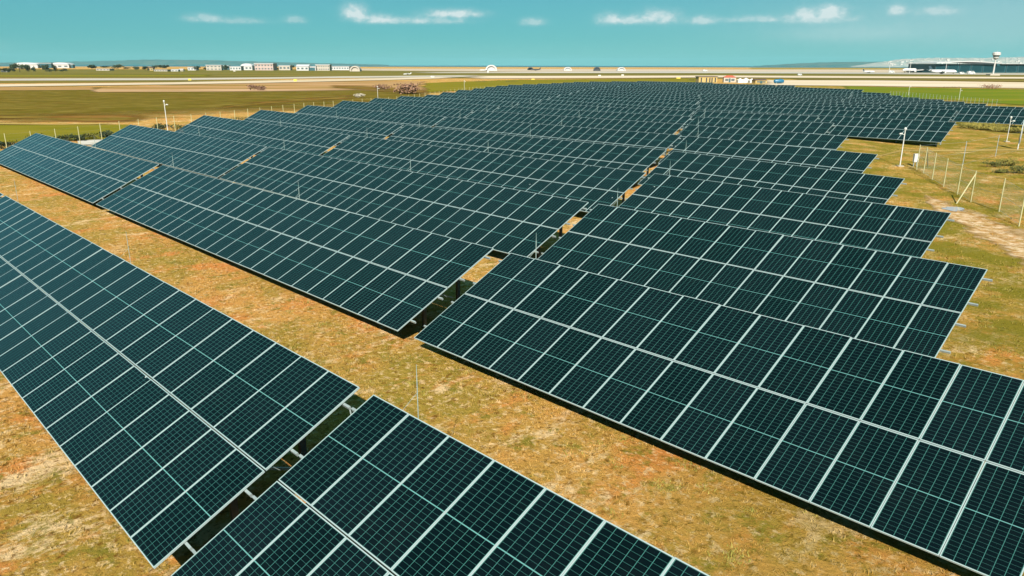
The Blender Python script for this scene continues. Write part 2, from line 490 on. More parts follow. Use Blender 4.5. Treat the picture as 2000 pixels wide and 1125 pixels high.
ORD = ["zeroth", "nearest", "second", "third", "fourth", "fifth", "sixth", "seventh", "eighth", "ninth", "tenth", "eleventh", "twelfth", "thirteenth", "fourteenth", "fifteenth",
       "sixteenth", "seventeenth", "eighteenth", "nineteenth", "twentieth", "twenty-first", "twenty-second", "twenty-third", "farthest"]
SPEC = {1: [(-10.328, 14), (-10.771 - 27 * MW, 27), (-39.6 - 27 * MW, 27)],
        2: [(-16.115, 14), (-16.90 - 27 * MW, 27), (-45.86 - 27 * MW, 27)],
        3: [(-5.34 - 14 * MW, 14), (-20.60 - 28 * MW, 28), (-50.43 - 27 * MW, 27)]}
def rack_rows():
    for n in ROW_V:
        if n in SPEC: row = SPEC[n]
        elif n <= 9:
            row = []; r = U_RIGHT[n]
            r -= 14 * MW; row.append((r, 14))
            gap = 0.55
            for k in range(2):
                r -= gap + 28 * MW; row.append((r, 28))
        elif n <= 12:
            row = []; r = U_RIGHT[n]
            for k in range(3):
                r -= 28 * MW; row.append((r, 28)); r -= 0.5
        else:
            row = []; l = U_LEFT[n]
            while l < U_RIGHT[n] - 5:
                N = min(28, int((U_RIGHT[n] - l) / MW)); row.append((l, N)); l += N * MW + 0.5
            row.reverse()
        k = len(row)
        for i, (u0, N) in enumerate(row):
            rowname = f"{ORD[n]} row from the camera" if 1 < n < 24 else f"{ORD[n]} row"
            if k == 1: place = "only rack"
            elif i == 0: place = "right end rack"
            elif i == k - 1: place = "left end rack"
            elif k == 3: place = "middle rack"
            else: place = ["", "second", "third", "fourth", "fifth", "sixth"][i] + " rack from the right end"
            extra = {14: "short", 27: "long", 28: "long"}.get(N, "part length")
            solar_rack(n, u0, N, f"{extra} solar panel rack, {place} of the {rowname}".replace(" rack of", " in").replace(" rack from the right end of", " from the right end of").replace("part length", "shortened").replace("right end in", "right end of"), i == 0)
rack_rows()

# ------------------------------------------------------------------ bands of field, apron and track laid on the ground
def blotch_mat(name, cols, scale=0.05, sx=1.0, edge=0.12, edge_scale=0.08, alpha=1.0, turn=True):
    """cols: list of colours mixed by noise; ragged edges through the sheet's own 0..1 width coordinate"""
    m, nt, b = new_mat(name)
    g = nt.nodes.new("ShaderNodeNewGeometry"); pos = g.outputs['Position']
    mp = nt.nodes.new("ShaderNodeMapping"); mp.vector_type = 'TEXTURE'
    mp.inputs['Rotation'].default_value = (0, 0, YAW if turn else 0); mp.inputs['Scale'].default_value = (sx, 1, 1)
    nt.links.new(pos, mp.inputs[0])
    c = cols[0]
    for i, k in enumerate(cols[1:]):
        of = nt.nodes.new("ShaderNodeVectorMath"); of.operation = 'ADD'; of.inputs[1].default_value = (37.0 * i, 11.0 * i, 5.0 * i)
        nt.links.new(mp.outputs[0], of.inputs[0])
        c = nmix(nt, nnoise(nt, of.outputs[0], scale * (1 + 0.7 * i), 7, 0.68, 0.45, 0.62), c, k)
    if not isinstance(c, tuple): nt.links.new(c, b.inputs['Base Color'])
    else: b.inputs['Base Color'].default_value = alb(c)
    b.inputs['Roughness'].default_value = 0.95; b.inputs['Specular IOR Level'].default_value = 0.0
    uv = nt.nodes.new("ShaderNodeUVMap"); sp = nt.nodes.new("ShaderNodeSeparateXYZ"); nt.links.new(uv.outputs[0], sp.inputs[0])
    du = nmath(nt, 'MINIMUM', sp.outputs[1], nmath(nt, 'SUBTRACT', 1.0, sp.outputs[1]))
    dv = nmath(nt, 'MINIMUM', sp.outputs[0], nmath(nt, 'SUBTRACT', 1.0, sp.outputs[0]))
    d = nmath(nt, 'MINIMUM', du, nmath(nt, 'MULTIPLY', dv, 4.0))
    n = nt.nodes.new("ShaderNodeTexNoise"); n.inputs['Scale'].default_value = edge_scale; n.inputs['Detail'].default_value = 6
    nt.links.new(mp.outputs[0], n.inputs['Vector'])
    d = nmath(nt, 'ADD', d, nmath(nt, 'MULTIPLY', nmath(nt, 'SUBTRACT', n.outputs[0], 0.62), edge * 3))
    mr = nt.nodes.new("ShaderNodeMapRange"); mr.inputs[1].default_value = 0.0; mr.inputs[2].default_value = edge
    mr.inputs[3].default_value = 0; mr.inputs[4].default_value = alpha
    nt.links.new(d, mr.inputs[0]); nt.links.new(mr.outputs[0], b.inputs['Alpha'])
    return m

def ylerp(pts, x):
    if x <= pts[0][0]: return pts[0][1]
    for (x0, y0), (x1, y1) in zip(pts, pts[1:]):
        if x <= x1: return y0 + (y1 - y0) * (x - x0) / (x1 - x0)
    return pts[-1][1]

def band(name, material, far, near, off, n=60, m=6):
    """a draped strip of ground between its far edge and its near edge"""
    x0, x1 = far[0][0], far[-1][0]
    v, f, uvs = [], [], []
    for i in range(n + 1):
        x = x0 + (x1 - x0) * i / n
        a, b = at(x, ylerp(far, x)), at(x, ylerp(near, x))
        for j in range(m + 1):
            p = a.lerp(b, j / m); v.append((p.x, p.y, ground_z(p.x, p.y) + off))
            uvs.append((i / n, j / m))
    for i in range(n):
        for j in range(m):
            k = i * (m + 1) + j
            f.append((k, k + 1, k + m + 2, k + m + 1))
    me = bpy.data.meshes.new(name); me.from_pydata(v, [], f)
    l = me.uv_layers.new(name="UVMap")
    for li, lp in enumerate(me.loops): l.data[li].uv = uvs[lp.vertex_index]
    me.materials.append(material); me.update()
    o = bpy.data.objects.new(name, me); COL.objects.link(o); tag(o, kind='structure')
    return o

OLIVE, OLIVE2, YGREEN, BROWN, RED, STRAW, PINK, CONC, CONC2 = ((0.140, 0.100, 0.014), (0.105, 0.082, 0.012), (0.21, 0.18, 0.016), (0.155, 0.080, 0.016), (0.29, 0.115, 0.035),
    (0.42, 0.29, 0.09), (0.46, 0.33, 0.235), (0.47, 0.44, 0.39), (0.30, 0.31, 0.30))
M_FIELD = blotch_mat("rough_field", [OLIVE, OLIVE2, BROWN, (0.155, 0.115, 0.016), BROWN, (0.21, 0.155, 0.028), OLIVE, (0.25, 0.18, 0.04), (0.13, 0.105, 0.014)], 0.07, 2.2, 0.10, 0.05)
M_SOIL = blotch_mat("red_soil", [BROWN, RED, OLIVE, (0.25, 0.18, 0.04)], 0.12, 2.0, 0.30, 0.12)
M_YGREEN = blotch_mat("spring_grass", [YGREEN, (0.17, 0.16, 0.018), (0.27, 0.21, 0.03)], 0.06, 4.0, 0.08)
M_STRAW = blotch_mat("straw_track", [STRAW, (0.48, 0.34, 0.12)], 0.2, 3.0, 0.3, 0.15)
M_SALMON = blotch_mat("bare_pink_soil", [(0.52, 0.30, 0.145), (0.58, 0.37, 0.22), (0.43, 0.235, 0.09), (0.30, 0.19, 0.05)], 0.03, 5.0, 0.10, 0.03)
M_APRON = blotch_mat("pale_apron", [(0.62, 0.48, 0.37), (0.66, 0.54, 0.43), (0.54, 0.43, 0.33), (0.44, 0.34, 0.20)], 0.008, 8.0, 0.10, 0.01)
M_CONC = blotch_mat("pale_concrete", [(0.60, 0.55, 0.47), CONC2, (0.62, 0.53, 0.44), (0.40, 0.36, 0.27)], 0.01, 8.0, 0.14, 0.012)
M_SAND = blotch_mat("pale_sand", [(0.70, 0.56, 0.41), (0.74, 0.62, 0.48), (0.60, 0.46, 0.29)], 0.012, 8.0, 0.10, 0.02)
M_FARG = blotch_mat("airfield_grass", [(0.17, 0.145, 0.030), (0.14, 0.14, 0.026), (0.24, 0.18, 0.05)], 0.008, 8.0, 0.10, 0.01)
M_LUSH = blotch_mat("lush_grass", [(0.15, 0.195, 0.018), (0.20, 0.21, 0.020), (0.25, 0.215, 0.028), (0.12, 0.175, 0.015)], 0.03, 5.0, 0.06, 0.04)
M_TRACK = blotch_mat("sandy_track", [(0.58, 0.37, 0.18), (0.70, 0.50, 0.31), (0.52, 0.25, 0.08), (0.42, 0.27, 0.09), (0.74, 0.56, 0.38), (0.34, 0.18, 0.05)], 0.8, 1.2, 0.22, 0.9, 1.0, False)
M_GRAVEL = blotch_mat("white_gravel", [(0.62, 0.58, 0.52), (0.50, 0.45, 0.36)], 1.0, 1.0, 0.2, 0.5, 1.0, False)

band("field", M_FARG, [(-700, 134.5), (700, 135), (1600, 136.5), (2700, 140)], [(-700, 158), (700, 158), (1600, 158), (2700, 172)], 0.06)
band("field", M_YGREEN, [(-400, 147), (420, 146.5)], [(-400, 151), (420, 150)], 0.12)
band("taxiway", M_CONC, [(-500, 155), (340, 152.5), (960, 146.5)], [(-500, 161), (340, 157.5), (960, 150.5)], 0.16)
band("field", M_FARG, [(-500, 160), (700, 156)], [(-500, 167), (700, 158)], 0.10)
band("apron", M_APRON, [(560, 133.4), (1000, 134.2), (2400, 137.2)], [(560, 137), (1000, 141.5), (2400, 144.5)], 0.14)
band("runway", M_CONC, [(780, 141.5), (1330, 139), (2500, 146.0)], [(780, 143.5), (1330, 143.5), (2500, 149.8)], 0.19)
band("field", M_FARG, [(980, 146.4), (1450, 147.0), (2500, 151.5)], [(980, 148), (1450, 149.0), (2500, 154.0)], 0.17)
band("taxiway", M_SAND, [(900, 148.5), (1400, 147.5), (2500, 153.0)], [(900, 155), (1400, 152), (2500, 157)], 0.21)
band("apron", M_SAND, [(1480, 156.5), (1700, 157), (2500, 167)], [(1480, 168), (1700, 170.0), (2500, 184)], 0.17)
band("field", M_FARG, [(1530, 153.6), (1850, 155.0), (2400, 160.5)], [(1530, 156.0), (1850, 158.5), (2400, 165)], 0.24)
band("field", M_LUSH, [(1640, 168.5), (2600, 186)], [(1640, 186), (2600, 250)], 0.10)
band("field", M_YGREEN, [(820, 162), (1010, 155.5), (1400, 152.5)], [(820, 186), (1010, 172), (1400, 165)], 0.12)
band("runway", M_SAND, [(-500, 167.5), (0, 165), (340, 161.5), (660, 154.5), (900, 150)], [(-500, 175), (0, 171), (340, 166.5), (660, 160), (900, 153.5)], 0.22)
band("field", M_FIELD, [(-500, 173), (0, 171), (720, 163), (860, 170)], [(-500, 330), (0, 252), (720, 214), (860, 194)], 0.05, 80, 14)
band("bare_soil", M_SALMON, [(175, 171.5), (340, 166), (700, 158), (840, 158)], [(175, 182), (340, 181.5), (700, 178), (840, 184)], 0.13)
band("bare_soil", M_SALMON, [(-400, 173), (200, 170)], [(-400, 181), (200, 176)], 0.11)
band("bare_soil", M_SOIL, [(-300, 232), (0, 219), (300, 220)], [(-300, 262), (0, 243), (300, 246)], 0.10)
band("bare_soil", M_SOIL, [(420, 207), (560, 192), (700, 184)], [(420, 214), (560, 207), (700, 196)], 0.09)
band("bare_soil", M_SOIL, [(640, 166), (760, 168), (840, 176)], [(640, 174), (760, 184), (840, 187)], 0.15)
band("field", M_YGREEN, [(-300, 262), (0, 244), (260, 243)], [(-300, 340), (0, 284), (260, 274)], 0.12)
band("path", M_STRAW, [(-260, 258), (0, 241), (110, 243), (240, 241)], [(-260, 264), (0, 246), (110, 247.5), (240, 244.5)], 0.17)
band("gravel_patch", M_GRAVEL, [(150, 272), (210, 269)], [(150, 288), (210, 288)], 0.06, 12, 4)
band("path", M_TRACK, [(1800, 376), (1850, 392), (1900, 408), (1960, 428), (2060, 462)], [(1800, 392), (1850, 434), (1900, 465), (1960, 500), (2060, 590)], 0.02, 40, 10)
band("path", M_STRAW, [(1640, 316), (1760, 292), (2060, 288)], [(1640, 330), (1760, 298), (2060, 296)], 0.02, 40, 6)

m_pud, nt_, b_p = new_mat("sky_pale_water"); b_p.inputs['Base Color'].default_value = alb((0.50, 0.44, 0.42)); b_p.inputs['Roughness'].default_value = 0.12  # pale base colour stands in for the sky mirrored in the puddle
def puddle():
    mb = MB(); c = at(1862, 409); rnd = random.Random(5)
    pts = []
    for k in range(28):
        t = 2 * math.pi * k / 28; r = 1 + 0.3 * math.sin(2 * t + 1) + 0.15 * math.sin(5 * t) + rnd.uniform(-0.12, 0.12)
        p = c + RT * (0.5 * r * math.cos(t)) + Vector((FW.x, FW.y, 0)).normalized() * (0.7 * r * math.sin(t))
        pts.append((p.x, p.y, ground_z(p.x, p.y) + 0.035))
    mb.poly(pts); tag(mb.build("puddle", m_pud), kind='structure')
puddle()

# ------------------------------------------------------------------ sea and far hills
m_sea, nt_, b_s = new_mat("sea_water")
b_s.inputs['Base Color'].default_value = alb((0.012, 0.10, 0.13)); b_s.inputs['Roughness'].default_value = 0.35
def sea():
    v, f = [], []
    rr = [COAST - 60, 5000, 8000, 13000]
    for r in rr:
        for k in range(144):
            t = 2 * math.pi * k / 144; v.append((r * math.cos(t), r * math.sin(t), -1.2 if r > COAST else -1.0))
    for j in range(len(rr) - 1):
        for k in range(144):
            k2 = (k + 1) % 144; f.append((j*144 + k, (j+1)*144 + k, (j+1)*144 + k2, j*144 + k2))
    me = bpy.data.meshes.new("sea"); me.from_pydata(v, [], f); me.materials.append(m_sea); me.update()
    o = bpy.data.objects.new("sea", me); COL.objects.link(o); tag(o, kind='structure')
sea()

def hill_mat(name, cols, scale, sx, edge):
    m, nt, b = new_mat(name)
    g = nt.nodes.new("ShaderNodeNewGeometry"); c = cols[0]
    for i, k in enumerate(cols[1:]): c = nmix(nt, nnoise(nt, g.outputs['Position'], scale * (i + 1), 6, 0.65, 0.45, 0.6), c, k)
    nt.links.new(c, b.inputs['Base Color']); b.inputs['Roughness'].default_value = 0.95; b.inputs['Specular IOR Level'].default_value = 0.1
    return m

FH = Vector((FW.x, FW.y, 0)).normalized(); RH = Vector((FH.y, -FH.x, 0))
def column(px, dist):
    """point on the ground plane at a given depth in the column of a pixel"""
    d = ray(px, 140); d = Vector((d.x, d.y, 0)); d = d / d.dot(FH)
    return d * dist

M_HILL = hill_mat("wooded_hill", [(0.05, 0.13, 0.12), (0.08, 0.15, 0.13), (0.10, 0.15, 0.12)], 0.004, 3.0, 0.0)
M_TOWNHILL = hill_mat("pale_hill", [(0.42, 0.40, 0.35), (0.50, 0.46, 0.40), (0.28, 0.33, 0.30)], 0.006, 3.0, 0.0)
def hills(name, material, dist, depth, prof, n=80):
    """prof: (pixel x, pixel y of the crest)"""
    v, f = [], []
    rnd = random.Random(int(dist))
    x0, x1 = prof[0][0], prof[-1][0]; M = 10
    for i in range(n + 1):
        x = x0 + (x1 - x0) * i / n
        H = (CAM_Z + dist * (131.5 - ylerp(prof, x) + rnd.uniform(-0.35, 0.35)) / FPX + 1.0)
        for j in range(M + 1):
            q = j / M
            p = column(x, dist - depth / 2 + depth * q)
            h = max(0.0, math.sin(math.pi * q)) ** 0.8
            v.append((p.x, p.y, -3.0 + H * h + (rnd.uniform(-0.04, 0.04) * H if 0 < j < M else 0)))
    for i in range(n):
        for j in range(M):
            k = i * (M + 1) + j; f.append((k, k + M + 1, k + M + 2, k + 1))
    me = bpy.data.meshes.new(name); me.from_pydata(v, [], f); me.materials.append(material)
    l = me.uv_layers.new(name="UVMap")
    for lp in l.data: lp.uv = (0.5, 0.5)
    me.polygons.foreach_set('use_smooth', [True] * len(me.polygons)); me.update()
    o = bpy.data.objects.new(name, me); COL.objects.link(o); tag(o, kind='structure')
    return o
hills("hills", M_HILL, 9000, 1500, [(1470, 132), (1560, 127), (1620, 124.5), (1700, 124), (1780, 122), (1900, 121), (2100, 120), (2500, 124)])
hills("hills", M_TOWNHILL, 7000, 1600, [(1660, 132), (1720, 124), (1760, 119), (1830, 116.5), (1920, 117), (2000, 114.5), (2150, 113), (2500, 118)])
hills("hills", M_HILL, 9500, 1500, [(-300, 131), (60, 128), (200, 125), (300, 122.5), (400, 123), (500, 125.5), (640, 128.5), (760, 131)])
def town():
    mb = MB(); rnd = random.Random(11)
    for _ in range(330):
        x = rnd.uniform(1725, 2120); q = rnd.random()
        top = ylerp([(1660, 132), (1720, 124), (1760, 119), (1830, 116.5), (1920, 117), (2000, 114.5), (2150, 113)], x)
        dd = 6240 + 760 * q
        p = column(x, dd); z = (131.5 - top) * 7000 / FPX * math.sin(math.pi * (dd - 6200) / 1600) ** 0.8
        w, h = rnd.uniform(8, 22), rnd.uniform(3, 8)
        c = Vector((p.x, p.y, 0)); a = RH * w / 2; b2 = FH * 7
        mb.hexa([tuple(c - a - b2 + Vector((0, 0, z - 4))), tuple(c + a - b2 + Vector((0, 0, z - 4))), tuple(c + a + b2 + Vector((0, 0, z - 4))), tuple(c - a + b2 + Vector((0, 0, z - 4))),
                 tuple(c - a - b2 + Vector((0, 0, z + h))), tuple(c + a - b2 + Vector((0, 0, z + h))), tuple(c + a + b2 + Vector((0, 0, z + h))), tuple(c - a + b2 + Vector((0, 0, z + h)))])
    o = mb.build("hillside_town", mat("town_plaster", (0.52, 0.48, 0.43), 0.8, 0, 0.15, 0.01)); tag(o, kind='stuff')
town()

# ------------------------------------------------------------------ vegetation
def leaf_mat(name, a, b, c):
    m, nt, bs = new_mat(name)
    g = nt.nodes.new("ShaderNodeNewGeometry")
    x = nmix(nt, g.outputs['Random Per Island'], a, b)
    x = nmix(nt, nnoise(nt, g.outputs['Position'], 0.9, 4, 0.6, 0.45, 0.65), x, c)
    nt.links.new(x, bs.inputs['Base Color']); bs.inputs['Roughness'].default_value = 0.8; bs.inputs['Specular IOR Level'].default_value = 0.2
    return m
M_LEAF_D = leaf_mat("dark_leaves", (0.022, 0.038, 0.016), (0.05, 0.068, 0.026), (0.03, 0.045, 0.02))
M_LEAF_O = leaf_mat("olive_leaves", (0.09, 0.095, 0.02), (0.17, 0.15, 0.03), (0.06, 0.07, 0.018))
M_LEAF_Y = leaf_mat("yellow_green_leaves", (0.22, 0.19, 0.03), (0.32, 0.26, 0.05), (0.11, 0.11, 0.02))
M_MOUND = leaf_mat("dry_mound_grass", (0.22, 0.185, 0.03), (0.34, 0.27, 0.06), (0.12, 0.11, 0.018))
M_TWIG = leaf_mat("reddish_twigs", (0.26, 0.14, 0.08), (0.34, 0.20, 0.13), (0.17, 0.09, 0.05))
M_PALEB = leaf_mat("pale_blossom", (0.55, 0.48, 0.36), (0.62, 0.56, 0.46), (0.35, 0.30, 0.18))
M_BARK = mat("bark", (0.12, 0.08, 0.05), 0.9)

def clump(mb, c, rx, ry, rz, n, size, rnd, lobes=5):
    cs = []
    for _ in range(lobes):
        cs.append((c[0] + rnd.uniform(-.55, .55) * rx, c[1] + rnd.uniform(-.55, .55) * ry, c[2] + rnd.uniform(-.45, .5) * rz, rnd.uniform(.38, .62)))
    for _ in range(n):
        lx, ly, lz, lr = rnd.choice(cs)
        while True:
            d = Vector((rnd.uniform(-1, 1), rnd.uniform(-1, 1), rnd.uniform(-1, 1)))
            if 0.2 < d.length < 1: break
        p = Vector((lx + d.x * rx * lr, ly + d.y * ry * lr, lz + d.z * rz * lr))
        a = Vector((rnd.uniform(-1, 1), rnd.uniform(-1, 1), rnd.uniform(-1, 1))).normalized(); b = a.orthogonal().normalized()
        s = size * rnd.uniform(0.6, 1.3)
        mb.quad(p - a * s - b * s * .5, p + a * s * .9 - b * s * .4, p + a * s * .7 + b * s * .6, p - a * s * .8 + b * s * .5)

def bush(px, py, wpx, hpx, m, label, name="bush", n=260, depth=None, group=None, stems=True):
    p = at(px, py); mpp = (p - Vector((0, 0, CAM_Z))).dot(FW) / FPX
    w, h = wpx * mpp, hpx * mpp; d = depth or max(0.6, min(w * 0.7, h * 1.6))
    rnd = random.Random(int(px * 7 + py))
    root = empty(name, (p.x, p.y, ground_z(p.x, p.y)), math.atan2(RH.y, RH.x)); tag(root, label, "bush", group)
    mb = MB(); clump(mb, (0, 0, h * 0.5), w / 2 * 1.15, d / 2 * 1.15, h / 2 * 1.05, n, max(0.05, min(w, h) * 0.10), rnd, max(5, int(w / h * 5)))
    mb.build("foliage", m, root)
    if stems:
        st = MB()
        for k in range(max(3, int(w / h * 3))):
            x = rnd.uniform(-.4, .4) * w
            st.tube((x, 0, -0.1), (x + rnd.uniform(-.2, .2) * h, rnd.uniform(-.2, .2) * d, h * 0.7), h * 0.03, h * 0.012, 5)
        st.build("stems", M_BARK, root)
    return root

def tree(px, py, wpx, ytop, m, label, group=None, tall=False):
    p = at(px, py); mpp = (p - Vector((0, 0, CAM_Z))).dot(FW) / FPX
    w, H = wpx * mpp, (py - ytop) * mpp; rnd = random.Random(int(px * 13))
    root = empty("tree", (p.x, p.y, FARZ), rnd.uniform(0, 6)); tag(root, label, "tree", group)
    t = MB(); t.tube((0, 0, -0.3), (0, 0, H * 0.45), H * 0.035, H * 0.022, 7)
    for k in range(4):
        a = k * 1.6 + rnd.random(); t.tube((0, 0, H * 0.34), (math.cos(a) * w * .22, math.sin(a) * w * .22, H * 0.62), H * 0.018, H * 0.008, 5)
    t.build("trunk", M_BARK, root)
    c = MB(); lo = 0.10 if tall else 0.20
    clump(c, (0, 0, H * (lo + 1) / 2), w / 2 * 1.2, w / 2 * 1.2, H * (1 - lo) / 2 * 1.1, 420, min(w, H) * 0.085, rnd, 9 if not tall else 11)
    c.build("crown", m, root)

TREES = [(8, 141, 14, 133), (22, 141, 10, 133), (39, 141, 23, 126), (55, 141, 7, 129), (66, 141, 6, 131), (89, 139, 11, 128), (100, 141.5, 12, 135), (109, 141, 7, 130), (123, 141, 10, 134),
         (180, 137, 12, 127.5), (205, 134, 13, 128.5), (231, 136.5, 16, 127), (248, 136, 10, 131), (266, 137.5, 12, 131), (284, 138, 10, 130.5), (302, 135, 11, 128), (317, 135, 10, 128), (325, 135, 8, 128),
         (385, 137.5, 9, 130), (400, 136.5, 6, 132), (415, 136.5, 9, 130.5), (441, 136.5, 7, 127), (489, 136.5, 7, 129.5), (537, 133, 6, 126), (541, 137, 9, 132.5), (571, 134, 9, 126.5)]
TREE_LABELS = ["dark rounded tree at the left edge of the airfield", "slim dark tree just right of the left edge tree", "broadest dark tree of the clump below the white hangars", "narrow upright tree right of the broadest dark tree",
               "slim pointed tree at the right end of the broad clump", "round tree on a bare trunk under the grey hangar", "low dark bushy tree right of the lone round tree", "thin tall tree below the right white hangar",
               "low spreading tree below the right white hangar", "round dark tree standing alone right of the hangars", "flat dark tree behind a low pale wall", "wide dome shaped tree right of the low pale wall", "small tree at the foot of the wide dome tree",
               "bushy tree left of the yellowish cottage", "upright tree beside the yellowish cottage", "left tree of the three crowded behind the cottage", "middle tree of the three crowded behind the cottage", "right tree of the three crowded behind the cottage",
               "small round tree before the low white building", "smallest tree right of the low white building", "dark tree in front of the flat cream house", "tall narrow tree between the cream houses", "small tree right of the domed white house",
               "tree top rising behind the pinkish block", "low shrub like tree right of the pinkish block", "single dark round tree between two pale blocks"]
for (x, yb, w, yt), lb in zip(TREES, TREE_LABELS):
    tree(x, yb, w * 1.35, yt - (yb - yt) * 0.12, M_LEAF_D, lb, "dark trees along the airfield edge", tall=(w < 8))

for a in [(14, 291, 46, 17, M_LEAF_D, "dark green bush at the left edge behind the wire fence"), (70, 272, 40, 12, M_LEAF_O, "olive bush behind the peak of the second row"),
          (128, 276, 34, 13, M_LEAF_D, "dark bush by the fence left of the white gravel"), (152, 276, 36, 15, M_LEAF_D, "dark bush behind the white gravel patch"), (178, 273, 26, 14, M_LEAF_O, "olive bush over the right side of the white gravel"),
          (205, 270, 36, 16, M_LEAF_D, "dark bush where the third row meets the fence"), (318, 256, 38, 15, M_LEAF_D, "dark bush at the foot of the white camera pole"), (350, 255, 34, 12, M_LEAF_O, "olive bush right of the white camera pole"),
          (470, 235, 34, 7, M_LEAF_O, "low olive bush at the left end of the fifth row")]:
    bush(*a, group="bushes along the west fence")
bush(503, 177, 36, 13, M_TWIG, "reddish bare thorn bush in the pink soil left of the field", n=420)
bush(748, 176, 34, 12, M_TWIG, "small brown thorn bush between two larger soil banks", n=300)
bush(795, 184, 54, 22, M_TWIG, "largest reddish thorn bush beside the yellow field", n=520)
bush(702, 191, 24, 9, M_PALEB, "pale flowering bush behind the seventh row", n=300)
bush(1932, 174, 44, 10, M_TWIG, "pinkish thorn bush at the edge of the green meadow", n=320)
bush(1858, 171.5, 46, 3.2, M_LEAF_O, "flat olive hedge at the edge of the pale apron", n=160)
bush(1352, 158, 18, 4, M_LEAF_D, "dark low bush left of the ochre shed", n=120)
bush(938, 160.5, 34, 4, M_LEAF_O, "low olive bush left in the yellow field", n=120)
bush(1000, 161, 30, 4, M_LEAF_O, "low olive bush right in the yellow field", n=120)
for a in [(1938, 326, 44, 13, M_LEAF_O, "low olive shrub at the left of the shrub patch"), (1968, 324, 48, 17, M_MOUND, "tallest yellow olive shrub in the middle of the shrub patch"),
          (1992, 339, 46, 16, M_LEAF_O, "olive shrub at the right picture edge"), (1955, 338, 34, 9, M_LEAF_O, "smallest olive shrub at the front of the shrub patch")]:
    bush(*a, group="shrubs in the meadow right of the fence", n=420)
for i, (x, y, w, h) in enumerate([(1893, 250, 56, 11), (1928, 254, 56, 14), (1962, 257, 54, 11), (2000, 260, 60, 12)]):
    bush(x, y, w, h, M_MOUND, ["tall dry grass mound at the corner of the tenth row", "highest dry grass mound left of the right camera pole", "dry grass mound behind the right camera pole", "dry grass mound behind the kite shaped board"][i], "grass_mound", 1500, 3.0, "grass mounds below the far right rack", False)

M_WEED = leaf_mat("green_weeds", (0.24, 0.22, 0.035), (0.40, 0.31, 0.07), (0.16, 0.16, 0.025))
m_gr = ground_material("dry_grass_blades", (0.62, 0.42, 0.14, 0.55))

def grass():
    rnd = random.Random(3); v, f = [], []
    def tuft(x, y, h, nb):
        z = ground_z_fast(x, y)
        for _ in range(nb):
            a = rnd.uniform(0, 6.283); hh = h * rnd.uniform(.35, .95); w = 0.012 + 0.008 * rnd.random(); ln = rnd.uniform(.5, 1.9) * hh
            bx, by = x + rnd.uniform(-.09, .09), y + rnd.uniform(-.09, .09)
            c, s = math.cos(a), math.sin(a); i = len(v)
            v.extend([(bx - s * w, by + c * w, z - 0.02), (bx + s * w, by - c * w, z - 0.02), (bx + c * ln, by + s * ln, z + hh)])
            f.append((i, i + 1, i + 2))
    cache = {}
    def ground_z_fast(x, y):
        k = (round(x / 2), round(y / 2))
        def g(i, j):
            if (i, j) not in cache: cache[(i, j)] = ground_z(i * 2.0, j * 2.0)
            return cache[(i, j)]
        i, j = math.floor(x / 2), math.floor(y / 2); tx, ty = x / 2 - i, y / 2 - j
        return (g(i, j) * (1 - tx) + g(i + 1, j) * tx) * (1 - ty) + (g(i, j + 1) * (1 - tx) + g(i + 1, j + 1) * tx) * ty
    from mathutils import noise as mn
    def dens(x, y): return 0.5 + 0.9 * mn.noise(Vector((x * .35, y * .35, 0))) + 0.5 * mn.noise(Vector((x * 1.3, y * 1.3, 4)))
    def fill(x0, x1, y0, y1, n, cond=None, hmax=0.1):
        k = 0
        while k < n:
            x, y = rnd.uniform(x0, x1), rnd.uniform(y0, y1)
            k += 1
            if cond and not cond(x, y): continue
            if rnd.random() < dens(x, y): tuft(x, y, rnd.uniform(0.03, hmax), 4)
    fill(-36, 5, 6.6, 13.2, 26000, None, 0.085)
    fill(-72, -36, 6.6, 13.2, 8000, None, 0.10)
    fill(-36, -5, -3, 4.2, 16000, None, 0.085)
    def right(x, y):
        n = 1 + (y - 2.77) / 9.07
        return x > -5.3 - (n - 3) * 4.6 - 1.0
    fill(-30, 3, 18, 95, 26000, right, 0.15)
    fill(-26, -17, 10, 21, 2500)
    n_dry = len(f)
    def weeds(x0, x1, y0, y1, n, cond=None):
        for _ in range(n):
            cx, cy = rnd.uniform(x0, x1), rnd.uniform(y0, y1)
            if cond and not cond(cx, cy): continue
            if mn.noise(Vector((cx * .22, cy * .3, 9))) < -0.02: continue
            r = rnd.uniform(.10, .42)
            for _ in range(int(16 + 60 * r)):
                a = rnd.uniform(0, 6.283); q = r * math.sqrt(rnd.random())
                tuft(cx + q * math.cos(a), cy + q * math.sin(a) * .8, rnd.uniform(.04, .08) * (1.3 - q / r * .6), 2)
    weeds(-36, 4, 6.9, 12.6, 170); weeds(-70, -36, 7, 12.6, 80); weeds(-36, -5, -3, 3.4, 90); weeds(-28, 3, 18, 80, 600, right)
    me = bpy.data.meshes.new("grass"); me.from_pydata(v, [], f); me.materials.append(m_gr); me.materials.append(M_WEED)
    me.polygons.foreach_set('material_index', [0] * n_dry + [1] * (len(f) - n_dry)); me.update()
    o = bpy.data.objects.new("grass", me); COL.objects.link(o); tag(o, kind='stuff')
grass()

